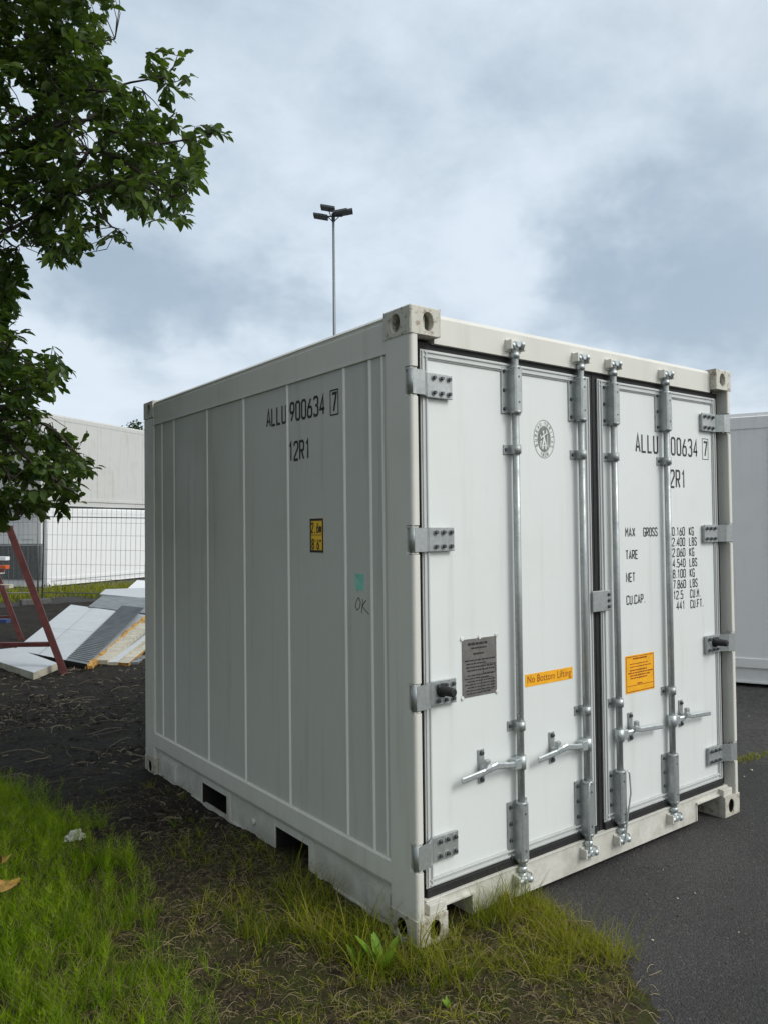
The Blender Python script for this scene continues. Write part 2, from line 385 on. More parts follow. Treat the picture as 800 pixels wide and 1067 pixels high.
def letters(mb, s, x, y, h, wd, pitch, t, fr, mi=0, lift=0.0):
    for ch in s:
        for k, pl in enumerate(G.get(ch, [])):
            ribbon(mb, [(x + p[0] * wd, y + p[1] * h / 2) for p in pl], t, fr, mi, lift + .00012 * k)
        x += pitch * (.5 if ch == '.' else 1)
    return x
def quad(mb, x0, y0, x1, y1, fr, mi=0, lift=0.0):
    O, X, Y, N = fr
    mb.add([O + X * a + Y * b + N * lift for a, b in ((x0, y0), (x1, y0), (x1, y1), (x0, y1))], [(0, 1, 2, 3)], mi)
def slab(mb, x0, y0, x1, y1, fr, mi=0, th=.001):
    O, X, Y, N = fr
    vs = [O + X * a + Y * b + N * l for l in (-.0005, th) for a, b in ((x0, y0), (x1, y0), (x1, y1), (x0, y1))]
    mb.add(vs, [(4, 5, 6, 7), (0, 1, 5, 4), (1, 2, 6, 5), (2, 3, 7, 6), (3, 0, 4, 7), (3, 2, 1, 0)], mi)
def greek(mb, x0, y0, x1, y1, rows, fr, mi, lift, rs, fill=.45):
    """rows of word-sized ink marks too small to read"""
    dy = (y1 - y0) / rows
    for r in range(rows):
        x = x0 + (rs.random() * .1) * (x1 - x0); y = y1 - (r + 1) * dy
        end = x1 - rs.random() * .3 * (x1 - x0)
        while x < end:
            wl = rs.uniform(.04, .14) * (x1 - x0); quad(mb, x, y, min(x + wl, x1), y + dy * fill, fr, mi, lift); x += wl + .02 * (x1 - x0)

# ------------------------------------------------------------------ shipping container (10 foot)
W_, L_, H_ = 2.438, 2.991, 2.591
box = empty('shipping_container', (0, 0, 0), label='small white insulated container with closed double doors, standing on grass and asphalt', cat='container')

def ringface(mb, O, X, Y, N, w2, h2, ew, eh, depth, mi_face, mi_in, bx0, bx1, by0, by1):
    """rectangular face (bx0..bx1, by0..by1) with an oval hole at the origin, the hole going inwards"""
    n = 24; oval = []; rect = []
    for k in range(n):
        a = 2 * math.pi * k / n; ca, sa = math.cos(a), math.sin(a)
        e = .95; oval.append((ew * math.copysign(abs(ca) ** e, ca), eh * math.copysign(abs(sa) ** e, sa)))
        # project on the rectangle
        tx = (bx1 if ca > 0 else -bx0) / abs(ca) if abs(ca) > 1e-6 else 1e9
        ty = (by1 if sa > 0 else -by0) / abs(sa) if abs(sa) > 1e-6 else 1e9
        t = min(tx, ty); rect.append([ca * t, sa * t])
    for cxn, cyn in ((bx0, by0), (bx0, by1), (bx1, by0), (bx1, by1)):
        k = min(range(n), key=lambda i: (rect[i][0] - cxn) ** 2 + (rect[i][1] - cyn) ** 2); rect[k] = [cxn, cyn]
    f = lambda p, d: O + X * p[0] + Y * p[1] - N * d
    bv = [(p[0] * 1.07, p[1] * 1.05) for p in oval]
    vs = [f(p, 0) for p in rect] + [f(p, 0) for p in bv] + [f(p, .004) for p in oval] + [f(p, depth) for p in oval]
    q = lambda a, b, k: (a * n + k, a * n + (k + 1) % n, b * n + (k + 1) % n, b * n + k)
    mb.add(vs, [q(0, 1, k) for k in range(n)] + [q(1, 2, k) for k in range(n)], mi_face)
    mb.add(vs, [q(2, 3, k) for k in range(n)], mi_in)
    inn = [f((p[0] * 1.35, p[1] * 1.25), depth) for p in oval]; inn2 = [f((p[0] * 1.35, p[1] * 1.25), depth + .055) for p in oval]
    b = [f(p, depth) for p in oval]
    vs = b + inn + inn2
    mb.add(vs, [q(0, 1, k) for k in range(n)] + [q(1, 2, k) for k in range(n)] + [tuple(range(2 * n, 3 * n))], mi_in)

def casting(mb, cx, cy, cz, sx, sy, sz):
    """corner (cx,cy,cz); the block extends inwards along sx,sy,sz (+-1)"""
    a, b, c = .162, .178, .118
    X0 = Vector((cx, cy, cz))
    vx, vy, vz = Vector((sx, 0, 0)), Vector((0, sy, 0)), Vector((0, 0, sz))
    bv = .006
    mid = X0 + vz * c * .52
    # end face (y = const)
    ringface(mb, mid + vx * .095, vx, vz, -vy, 0, 0, .028, .038, .028, 0, 1, -.095 + bv, a - .095, -c * .52 + bv, c * .48)
    # side face (x = const)
    ringface(mb, mid + vy * .100, vy, vz, -vx, 0, 0, .031, .038, .028, 0, 1, -.100 + bv, b - .100, -c * .52 + bv, c * .48)
    # top / bottom face
    ringface(mb, X0 + vx * .085 + vy * .09, vx, vy, -vz, 0, 0, .030, .050, .028, 0, 1, -.085 + bv, a - .085, -.09 + bv, b - .09)
    # bevels
    P = lambda x, y, z: X0 + vx * x + vy * y + vz * z
    mb.add([P(bv, 0, bv), P(0, bv, bv), P(0, bv, c), P(bv, 0, c)], [(0, 1, 2, 3)])
    mb.add([P(bv, 0, bv), P(a, 0, bv), P(a, bv, 0), P(bv, bv, 0)], [(0, 1, 2, 3)])
    mb.add([P(0, bv, bv), P(0, b, bv), P(bv, b, 0), P(bv, bv, 0)], [(0, 1, 2, 3)])
    mb.add([P(bv, 0, bv), P(0, bv, bv), P(bv, bv, 0)], [(0, 1, 2)])
    # backs (outer rim only, so the holes stay open)
    mb.add([P(a, 0, 0), P(a, b, 0), P(a, b, c), P(a, 0, c)], [(0, 1, 2, 3)])
    mb.add([P(0, b, 0), P(a, b, 0), P(a, b, c), P(0, b, c)], [(0, 1, 2, 3)])
    mb.add([P(0, 0, c), P(a, 0, c), P(a, b, c), P(0, b, c)], [(0, 1, 2, 3)])

E_ = -.003
def make_castings(root, W, L, H, mat='casting'):
    for x, sx in ((E_, 1), (W - E_, -1)):
        for y, sy in ((E_, 1), (L - E_, -1)):
            for z, sz in ((0, 1), (H, -1)):
                mb = MB(); casting(mb, x, y, z, sx, sy, sz); mb.build('corner_casting', [mat, 'inside' if z == 0 else mat], root)
make_castings(box, W_, L_, H_)

HZ = [(2.225, 2.332), (1.583, 1.686), (.945, 1.050), (.310, .412)]
def arc(cx, cy, r, a0, a1, n=5): return [(cx + r * math.cos(rad(a0 + (a1 - a0) * i / n)), cy + r * math.sin(rad(a0 + (a1 - a0) * i / n))) for i in range(n + 1)]
def front_post(mx):
    f = (lambda x: x) if mx == 0 else (lambda x: W_ - x)
    full = [(0, .168)] + arc(.016, .016, .016, 180, 270) + [(.032, .0)] + arc(.032, .006, .006, 270, 360, 3) + [(.038, .075), (.07, .075), (.07, .168)]
    cut = [(0, .168), (0, .042), (.04, .042), (.04, .075), (.07, .075), (.07, .168)]
    mb = MB(); z = .118; segs = []
    for (a, b) in sorted((a - .008, b + .008) for a, b in HZ): segs += [(z, a, full), (a, b, cut)]; z = b
    segs.append((z, 2.473, full))
    for a, b, pl in segs: mb.prism([(f(x), y) for x, y in pl], a, b)
    for (a, b) in HZ:   # hinge lugs welded in the notch
        for zz in (a - .006, b - .002): mb.box((f(.004), .008, zz), (f(.036), .042, zz + .008))
    return mb.build('corner_post', 'frame', box)
front_post(0); front_post(1)
for x0, x1 in ((0, .07), (W_ - .07, W_)):
    mb = MB(); mb.box((x0, 2.815, .118), (x1, 2.991, 2.473), bev=.010); mb.build('corner_post', 'frame', box)

# header and sill
mb = MB()
mb.prism([(.038, 2.456), (.038, 2.565), (.050, 2.583), (.12, 2.583), (.12, 2.43), (.085, 2.43), (.085, 2.456)], .159, W_ - .159, ax=0)
mb.build('header', 'frame', box)
mb = MB()
y0 = .038
for xa, xb, zb in ((.159, .335, .130), (.335, 2.05, .030), (2.05, W_ - .159, .130)):
    mb.box((xa, y0, zb), (xb, .16, .163))
for a, b in ((.159, .341), (2.044, W_ - .159)): mb.box((a, .026, .122), (b, y0 + .002, .134), bev=.003)
mb.box((.331, .034, .032), (.341, .3, .129)); mb.box((2.044, .034, .032), (2.054, .3, .129))
mb.box((.072, .030, .162), (W_ - .072, .062, .168), bev=.002)
for a, b in ((.068, .160), (W_ - .160, W_ - .068)): mb.box((a, .005, .1195), (b, .12, .1605), bev=.003)
mb.build('sill', 'frame', box)

# near side: rails, panel
def side_rails(x_sign, X0):
    g = lambda x: X0 + x_sign * x
    mb = MB(); mb.prism([(g(.006), 2.420), (g(.006), 2.548), (g(.018), 2.556), (g(.018), 2.566), (g(.012), 2.572), (g(.03), 2.588), (g(.10), 2.588), (g(.10), 2.42)], .175, 2.815, ax=1)
    mb.box((g(.003), .178, 2.416), (g(.03), 2.812, 2.424))
    mb.build('top_rail', 'frame', box)
    mb = MB()
    mb.prism([(g(.004), .205), (g(.0), .215), (g(.0), .300), (g(.006), .308), (g(.05), .308), (g(.05), .19), (g(.012), .19)], .168, 2.815, ax=1)
    ys = [.175, .848, 1.180, 1.745, 2.089, 2.813]
    for i in range(5):
        pocket = i in (1, 3)
        mb.box((g(.028), ys[i], .165 if pocket else .022), (g(.05), ys[i + 1], .19))
    for ya, yb in ((.848, 1.18), (1.745, 2.089)):
        mb.box((g(.018), ya - .045, .006), (g(.05), ya, .188), bev=.004)
        mb.box((g(.018), yb, .006), (g(.05), yb + .012, .188), bev=.004)
        mb.box((g(.018), ya, .150), (g(.05), yb, .188))
    mb.box((g(.0195), .19, .008), (g(.048), 2.80, .024))
    mb.box((g(.016), .20, .04), (g(.03), .36, .15), bev=.003); mb.box((g(.016), 2.50, .04), (g(.03), 2.74, .15), bev=.003)
    mb.tube([(g(.01), 1.42, .10), (g(.03), 1.42, .10)], .018)
    mb.build('bottom_rail', 'frame', box)
side_rails(1, 0); side_rails(-1, W_)
SEAMS = [2.68, 2.472, 1.96, 1.482, 1.002, .495, .296, .205]
def side_wall(x_sign, X0):
    g = lambda x: X0 + x_sign * x
    mb = MB(); mb.box((g(.012), .168, .300), (g(.06), 2.815, 2.425))
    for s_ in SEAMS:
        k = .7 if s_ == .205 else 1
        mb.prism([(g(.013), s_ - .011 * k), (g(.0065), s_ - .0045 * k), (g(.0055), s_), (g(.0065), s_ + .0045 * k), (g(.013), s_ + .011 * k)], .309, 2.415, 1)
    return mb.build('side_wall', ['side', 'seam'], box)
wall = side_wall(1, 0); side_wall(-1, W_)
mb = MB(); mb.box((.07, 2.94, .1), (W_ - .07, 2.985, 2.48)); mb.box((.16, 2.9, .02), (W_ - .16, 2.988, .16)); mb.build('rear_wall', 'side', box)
mb = MB(); mb.box((.10, .12, 2.52), (W_ - .10, 2.95, 2.575)); mb.build('roof', 'frame', box)
mb = MB()
mb.box((.13, .16, .15), (W_ - .13, 2.9, .19))
for y in (.858, 1.178, 1.755, 2.087): mb.box((.026, y - .006, .003), (W_ - .026, y, .149))  # near-black plates put into the fork pockets as painted shade
for a, b in ((.84, 1.19), (1.73, 2.10)): mb.box((.052, a, .152), (W_ - .052, b, .188)); mb.box((1.0, a, .003), (1.02, b, .15))
mb.build('floor_and_pocket_shade', 'inside', box)

# lettering on the side (read from -x; x runs towards -y)
FS = (Vector((.012, 0, 0)), Vector((0, -1, 0)), Vector((0, 0, 1)), Vector((-1, 0, 0)))
def text_part(name, calls, mat, parent):
    mb = MB(); mb.flat = True
    for fn, args, kw in calls: fn(mb, *args, **kw)
    return mb.build(name, mat, parent)
T = .0125
text_part('owner_code', [(letters, ('ALLU', -1.215, 2.228, .088, .036, .0535, T, FS), dict(lift=.0010))], 'ink', wall)
text_part('serial_number', [(letters, ('900634', -.972, 2.228, .088, .036, .0555, T, FS), dict(lift=.0010))], 'ink', wall)
text_part('check_digit', [(letters, ('7', -.590, 2.229, .082, .034, .05, T, FS), dict(lift=.0010)),
          (ribbon, ([(-.606, 2.212), (-.541, 2.212), (-.541, 2.326), (-.606, 2.326), (-.606, 2.212)], .006, FS), dict(lift=.0013))], 'ink', wall)
text_part('size_code', [(letters, ('12R1', -.990, 2.030, .088, .036, .0535, T, FS), dict(lift=.0010))], 'ink', wall)
mb = MB(); mb.flat = True
slab(mb, -.795, 1.572, -.675, 1.735, FS, 1, .0012)
ribbon(mb, [(-.789, 1.578), (-.681, 1.578), (-.681, 1.729), (-.789, 1.729), (-.789, 1.578)], .011, FS, 0, .0020)
quad(mb, -.782, 1.6545, -.688, 1.657, FS, 0, .0019)
letters(mb, '2,6m', -.778, 1.668, .044, .014, .023, .0065, FS, 0, .0022)
letters(mb, "8'6\"", -.775, 1.590, .044, .015, .022, .0065, FS, 0, .0022)
tag(mb.build('height_sign', ['ink', 'yellow_sign'], wall))
mb = MB(); mb.flat = True; slab(mb, -.420, 1.413, -.353, 1.485, FS, 0, .0010); quad(mb, -.405, 1.40, -.398, 1.413, FS, 0, .001); mb.build('green_sticker', 'green', wall)
mb = MB(); mb.flat = True
ribbon(mb, [(-.400, 1.375), (-.415, 1.355), (-.419, 1.335), (-.405, 1.322), (-.388, 1.335), (-.380, 1.360), (-.392, 1.378), (-.404, 1.372)], .0035, FS, 0, .0010)
ribbon(mb, [(-.362, 1.375), (-.368, 1.345), (-.372, 1.312)], .0035, FS, 0, .0010)
ribbon(mb, [(-.338, 1.372), (-.368, 1.342), (-.345, 1.328), (-.318, 1.312)], .0035, FS, 0, .0012)
mb.build('handwriting', 'ink', wall)

# ------------------------------------------------------------------ doors
DY = .055
FD = (Vector((0, DY, 0)), Vector((1, 0, 0)), Vector((0, 0, 1)), Vector((0, -1, 0)))
def make_door(x0, x1, mx):
    """mx = 0 door hung on the left post, 1 on the right post"""
    f = (lambda x: x) if mx == 0 else (lambda x: W_ - x)
    za, zb = .205, 2.428
    mb = MB(); mb.box((x0 + .01, DY, za + .01), (x1 - .01, .13, zb - .01)); door = mb.build('door', 'door', box)
    # aluminium edge profile with two ridges
    mb = MB(); wv = .040
    for (a, b, c, d) in ((x0, za, x0 + wv, zb), (x1 - wv, za, x1, zb), (x0 + wv, zb - wv, x1 - wv, zb), (x0 + wv, za, x1 - wv, za + wv)):
        mb.box((a, DY - .006, b), (c, DY - .0005, d), bev=.002)
        if c - a < d - b:
            for q in (a + .006, a + wv - .013): mb.box((q, DY - .012, b + .006), (q + .007, DY - .005, d - .006), bev=.002)
        else:
            for q in (b + .006, b + wv - .013): mb.box((a - .02, DY - .0115, q), (c + .02, DY - .005, q + .007), bev=.002)
    mb.build('door_frame', 'profile', door)
    mb = MB()   # rubber gasket around
    gx0 = x0 - (.034 if mx == 0 else .029); gx1 = x1 + (.029 if mx == 0 else .034)
    gy = DY + .004
    mb.box((gx0, gy, za - .038), (x0 - .0005, gy + .03, zb + .03)); mb.box((x1 + .0005, gy, za - .038), (gx1, gy + .03, zb + .03))
    mb.box((x0, gy, zb + .001), (x1, gy + .03, zb + .032)); mb.box((x0, gy - .016, za - .038), (x1, gy + .03, za - .001), bev=.006)
    mb.build('gasket', 'rubber', door)
    # hinges
    for i, (a, b) in enumerate(HZ):
        mb = MB(); zm = (a + b) / 2
        mb.tube([(f(.017), .018, a), (f(.017), .018, b)], .0165, 16)
        pl = [(.012, .0015), (.075, .0015), (.112, DY - .022), (.112, DY - .013), (.070, .010), (.012, .010)]
        mb.prism([(f(x), y) for x, y in pl], a + .003, b - .003)
        mb.box((f(.113), DY - .022, a + .001), (f(.254), DY - .0125, b - .001), bev=.003)
        mb.box((f(.14), DY - .013, a + .006), (f(.25), DY - .0005, b - .006))
        for bx in (.150, .192, .234):
            for bz in (a + .022, b - .022):
                mb.tube([(f(bx), DY - .0215, bz), (f(bx), DY - .026, bz)], .0125, 12, 0)
                mb.tube([(f(bx), DY - .026, bz), (f(bx), DY - .036, bz)], [.0095, .007], 8, 1)
        h = mb.build('hinge', ['galv', 'bolt'], door)
        if i == 2:
            mb = MB(); c = (f(.172), 0, zm + .01)
            mb.tube([(c[0], DY - .021, c[2]), (c[0], DY - .030, c[2]), (c[0], DY - .034, c[2]), (c[0], DY - .095, c[2]), (c[0], DY - .10, c[2])], [.029, .029, .021, .018, .012], 20)
            mb.build('rubber_buffer', 'rubber', door)
    # locking rods
    rods = (.628, 1.090)
    ry = DY - .031
    for k, rx in enumerate(rods):
        x = f(rx)
        mb = MB(); mb.tube([(x, ry, .150), (x, ry, 2.475)], .0165, 18); mb.build('locking_rod', 'galv', door)
        for (z0, z1, nb) in ((2.197, 2.412, 3), (.188, .452, 4)):
            mb = MB()
            mb.box((x - .062, DY - .008, z0), (x + .062, DY - .0008, z1), bev=.002)
            pl = [(x - .026, DY - .008), (x - .024, ry - .020), (x - .016, ry - .025), (x + .016, ry - .025), (x + .024, ry - .020), (x + .026, DY - .008)]
            mb.prism(pl, z0 + .006, z1 - .006)
            for zz in (z0 + .001, z1 - .012): mb.tube([(x, ry, zz - .002), (x, ry, zz + .013)], .0265, 18)
            for q in range(nb):
                zz = z0 + .022 + q * (z1 - z0 - .044) / (nb - 1)
                for s in (-1, 1):
                    mb.tube([(x + s * .046, DY - .008, zz), (x + s * .046, DY - .017, zz)], [.0095, .007], 8, 1)
            for zz in (z0 + .05, z1 - .05): mb.tube([(x, ry - .024, zz), (x, ry - .0262, zz)], .005, 8, 1)
            mb.build('rod_bracket', ['galv', 'bolt'], door)
        for z0 in (2.012, .768):
            mb = MB()
            mb.box((x - .052, DY - .007, z0), (x + .052, DY - .0008, z0 + .044), bev=.002)
            mb.tube([(x, ry, z0 + .002), (x, ry, z0 + .042)], .024, 16)
            mb.box((x - .0235, ry, z0 + .003), (x + .0235, DY - .006, z0 + .041))
            for s in (-1, 1): mb.tube([(x + s * .040, DY - .007, z0 + .022), (x + s * .040, DY - .016, z0 + .022)], [.009, .0065], 8, 1)
            mb.build('rod_guide', ['galv', 'bolt'], door)
        for top in (1, 0):
            zc = 2.505 if top else .112; sg = 1 if top else -1
            mb = MB()   # cam
            mb.tube([(x, ry, zc - sg * .055), (x, ry, zc - sg * .03)], .022, 14)
            mb.tube([(x, ry, zc - sg * .03), (x, ry, zc + sg * .012)], [.017, .020], 14)
            mb.box((x - .036, .006, zc - .010), (x - .004, .038, zc + .012), bev=.006)
            mb.sphere((x - .030, .008, zc - .004), .0155); mb.sphere((x + .030, .006, zc + sg * .006), .0165)
            mb.box((x + .004, .002, zc - .004), (x + .034, .034, zc + .018), bev=.006)
            mb.tube([(x, ry - .004, zc + sg * .004), (x, -.004, zc + sg * .004)], [.019, .013], 12)
            mb.build('locking_cam', 'galv_light', door)
            mb = MB(); mb.box((x - .048, .030, zc - .028), (x + .048, .0382, zc + .026), bev=.002)
            for s in (-1, 1): mb.box((x + s * .042 - .006, -.002, zc - .022), (x + s * .042 + .006, .034, zc + .022), bev=.004)
            mb.build('cam_keeper', 'frame', door)
        # handle
        s = -1 if mx == 0 else 1         # lever points away from the centre line
        px = f(.408 if k == 0 else .868); lx = f(.262 if k == 0 else .735)
        if mx: px = f(.962 if k == 1 else .502); lx = f(.735 if k == 1 else .270)
        mb = MB()
        mb.box((px - .018, DY - .007, .572), (px + .018, DY - .0008, .718), bev=.003)
        for zz in (.588, .702): mb.tube([(px, DY - .007, zz), (px, DY - .018, zz)], [.011, .008], 8, 1)
        mb.box((px - .016, DY - .036, .625), (px + .016, DY - .006, .648), bev=.004)
        mb.box((px - .014, DY - .052, .632), (px + .014, DY - .032, .682), bev=.006)
        mb.build('handle_retainer', ['galv', 'bolt'], door)
        mb = MB(); hy = ry - .006
        mb.tube([(x, ry, .598), (x, ry, .658)], .0245, 16)
        mb.box((x + s * .012, ry - .020, .604), (x + s * .052, ry + .018, .652), bev=.005)
        cps = [(x + s * .045, hy, .628, .010, .013), (x + s * .085, hy - .012, .634, .008, .011), (px - s * .040, hy - .022, .652, .009, .014), (px - s * .012, hy - .018, .646, .010, .013),
               (px + s * .022, hy - .010, .634, .007, .010), (px + s * .032, hy - .009, .632, .006, .011), (lx, hy - .004, .618, .0055, .012)]
        vs = []
        for (X_1, Y_1, Z_1, a_, b_) in cps:
            for (qy, qz) in ((-1, -.6), (-.6, -1), (.6, -1), (1, -.6), (1, .6), (.6, 1), (-.6, 1), (-1, .6)): vs.append((X_1, Y_1 + qy * a_, Z_1 + qz * b_ * 1.1))
        nn_ = len(cps); fs = [(i_ * 8 + k_, i_ * 8 + (k_ + 1) % 8, (i_ + 1) * 8 + (k_ + 1) % 8, (i_ + 1) * 8 + k_) for i_ in range(nn_ - 1) for k_ in range(8)]
        fs += [tuple(range(8)), tuple(range((nn_ - 1) * 8, nn_ * 8))]; mb.add(vs, fs)
        mb.build('handle', 'galv_light', door)
        if k == 1:      # seal wire between bracket and cam
            mb = MB(); xs = x - .030 if mx == 0 else x + .030
            xe = xs + (.0 if mx == 0 else -.035)
            mb.tube([(xs - .01 * (1 if mx else -1), ry - .03, .455), (xs, ry - .034, .440), (xs + (.006 if mx else -.004), ry - .036, .34), ((xs + xe) / 2, ry - .034, .24), (xe, ry - .030, .135), (xe - .006, ry - .02, .09)], .0045, 6)
            mb.build('seal_wire', 'galv_light', door)
    return door
doorL = make_door(.090, 1.187, 0)
doorR = make_door(1.250, 2.348, 1)
# overlapping latch plate on the right door
mb = MB(); mb.box((1.165, .028, 1.258), (1.302, .037, 1.362), bev=.004); mb.box((1.235, .036, 1.27), (1.295, DY - .001, 1.35))
for zz in (1.28, 1.31, 1.34): mb.tube([(1.287, .028, zz), (1.287, .019, zz)], [.009, .007], 8, 1)
mb.build('latch_plate', ['galv', 'bolt'], doorR)

# lettering on the right door
T = .0115; LF = .0010
text_part('owner_code', [(letters, ('ALLU', 1.575, 2.078, .092, .034, .0535, T, FD), dict(lift=LF))], 'ink', doorR)
text_part('serial_number', [(letters, ('900634', 1.846, 2.078, .092, .034, .0555, T, FD), dict(lift=LF))], 'ink', doorR)
text_part('check_digit', [(letters, ('7', 2.228, 2.085, .080, .032, .05, T, FD), dict(lift=LF)),
          (ribbon, ([(2.213, 2.065), (2.273, 2.065), (2.273, 2.184), (2.213, 2.184), (2.213, 2.065)], .0035, FD), dict(lift=LF + .0003))], 'ink', doorR)
text_part('size_code', [(letters, ('12R1', 1.835, 1.896, .092, .034, .0535, T, FD), dict(lift=LF))], 'ink', doorR)
t2 = .0064
rowz = [1.628 - .0588 * i for i in range(8)]
text_part('weight_heading', [(letters, ('MAX', 1.471, rowz[0], .043, .020, .030, t2, FD), dict(lift=LF))], 'ink', doorR)
text_part('weight_heading', [(letters, ('GROSS', 1.628, rowz[0], .043, .017, .0265, t2, FD), dict(lift=LF))], 'ink', doorR)
for k_, t_ in ((2, 'TARE'), (4, 'NET'), (6, 'CU.CAP.')):
    text_part('weight_heading', [(letters, (t_, 1.471, rowz[k_], .043, .018, .0275, t2, FD), dict(lift=LF))], 'ink', doorR)
for i, (a_, b_) in enumerate((('10.160', 'KG'), ('22.400', 'LBS'), (' 2.060', 'KG'), (' 4.540', 'LBS'), (' 8.100', 'KG'), ('17.860', 'LBS'), (' 12.5', 'CU.M.'), ('  441', 'CU.FT.'))):
    text_part('weight_value', [(letters, (a_, 1.865, rowz[i], .043, .019, .0290, t2, FD), dict(lift=LF))], 'ink', doorR)
    text_part('weight_unit', [(letters, (b_, 2.060, rowz[i], .043, .0165, .0275, t2, FD), dict(lift=LF))], 'ink', doorR)
# orange information label
rs = random.Random(3)
mb = MB(); mb.flat = True
slab(mb, 1.448, .812, 1.700, 1.008, FD, 0, .0012)
ribbon(mb, [(1.456, .820), (1.692, .820), (1.692, 1.000), (1.456, 1.000), (1.456, .820)], .0035, FD, 1, .0018)
greek(mb, 1.51, .985, 1.64, .996, 1, FD, 1, .0020, rs, .7)
greek(mb, 1.475, .945, 1.67, .975, 2, FD, 1, .0020, rs, .3)
greek(mb, 1.468, .885, 1.685, .940, 4, FD, 1, .0020, rs, .45)
quad(mb, 1.456, .849, 1.692, .8515, FD, 1, .0020); greek(mb, 1.55, .855, 1.60, .868, 1, FD, 1, .0022, rs, .5)
mb.build('warning_label', ['orange', 'ink_red'], doorR)
# orange strip: text
tc_ = bpy.data.curves.new('t', 'FONT'); tc_.body = 'No Bottom Lifting'; tc_.size = .052; tc_.space_character = 1.05
to = bpy.data.objects.new('t', tc_); C.objects.link(to)
bpy.context.view_layer.update()
me = bpy.data.meshes.new_from_object(to.evaluated_get(bpy.context.evaluated_depsgraph_get()))
vs = np.array([v.co[:] for v in me.vertices]); x0t, x1t = vs[:, 0].min(), vs[:, 0].max()
mb = MB(); mb.flat = True
slab(mb, .698, .947, 1.030, 1.004, FD, 0, .0012)
sc = .305 / (x1t - x0t)
mb.add([(.712 + (v[0] - x0t) * sc, DY - .0017, .963 + v[1] * .92) for v in vs], [tuple(p.vertices) for p in me.polygons], 1)
mb.build('warning_strip', ['orange', 'ink_red'], doorL)
bpy.data.objects.remove(to); bpy.data.meshes.remove(me)
# steel data plate
mb = MB(); mb.flat = True; rs = random.Random(5)
slab(mb, .307, .950, .514, 1.200, FD, 0, .0018)
greek(mb, .33, 1.172, .49, 1.190, 1, FD, 1, .0024, rs, .6); greek(mb, .35, 1.155, .47, 1.170, 1, FD, 1, .0024, rs, .5)
greek(mb, .37, 1.130, .45, 1.142, 1, FD, 1, .0024, rs, .6)
greek(mb, .318, 1.060, .503, 1.118, 4, FD, 1, .0024, rs, .4); greek(mb, .318, .962, .503, 1.052, 7, FD, 1, .0024, rs, .38)
ribbon(mb, [(.43, 1.045), (.505, 1.045), (.505, 1.085), (.43, 1.085), (.43, 1.045)], .002, FD, 1, .0028)
ribbon(mb, [(.42, .97), (.49, .97), (.49, 1.025), (.42, 1.025), (.42, .97)], .002, FD, 1, .0028)
for bx, bz in ((.307, 1.203), (.514, 1.203), (.307, .950), (.514, .952), (.411, 1.203)):
    mb.tube([(bx, DY, bz), (bx, DY - .006, bz)], [.011, .007], 12, 2)
mb.build('data_plate', ['plate', 'ink', 'white_bolt'], doorL)
# oval grey emblem
mb = MB(); mb.flat = True; ex, ez = .853, 2.098
def ov(a, b, n=36): return [(ex + a * math.cos(2 * math.pi * i / n), ez + b * math.sin(2 * math.pi * i / n)) for i in range(n + 1)]
ribbon(mb, ov(.071, .090), .0028, FD, 0, .0010); ribbon(mb, ov(.044, .062), .0030, FD, 0, .0010)
O_, X_, Z_, N_ = FD
pts = ov(.0405, .059)[:-1]; mb.add([O_ + X_ * a + Z_ * b + N_ * .0008 for a, b in pts], [tuple(range(len(pts)))], 0)
def rim_text(s, a0, a1, flip=False):
    for i, ch in enumerate(s):
        if ch == ' ': continue
        th = rad(a0 + (a1 - a0) * (i / max(1, len(s) - 1))); cx_, cz_ = ex + .0575 * math.cos(th), ez + .076 * math.sin(th)
        rot = th - math.pi / 2 if not flip else th + math.pi / 2
        c, s_ = math.cos(rot), math.sin(rot)
        for pl in G.get(ch, []):
            q = [((p[0] - .5) * .0085, (p[1] - 1) * .0068) for p in pl]
            ribbon(mb, [(cx_ + a * c - b * s_, cz_ + a * s_ + b * c) for a, b in q], .0024, FD, 0, .0012)
rim_text('BUREAU VERITAS', 205, -25); rim_text('1828', 247, 293, True)
# white standing figure with staff and shield on the dark oval
for pl, t in (([(-.012, -.048), (-.008, -.02), (.0, .004), (-.004, .022)], .010), ([(.010, -.048), (.010, -.02), (.0, .004)], .009),
              ([(-.004, .026), (-.006, .040)], .010), ([(-.002, .018), (.014, .026), (.018, .042)], .005),
              ([(-.006, .016), (-.022, .004), (-.026, .020)], .005), ([(.024, -.040), (.024, .020)], .004), ([(-.026, -.040), (-.024, -.012), (-.016, -.012)], .006),
              ([(.014, .044), (.026, .030), (.014, .024)], .003), ([(-.020, -.030), (.022, -.030)], .003)):
    ribbon(mb, [(ex + a, ez + b) for a, b in pl], t, FD, 1, .0014 + t * .02)
mb.build('emblem', ['logo_grey', 'door'], doorL)

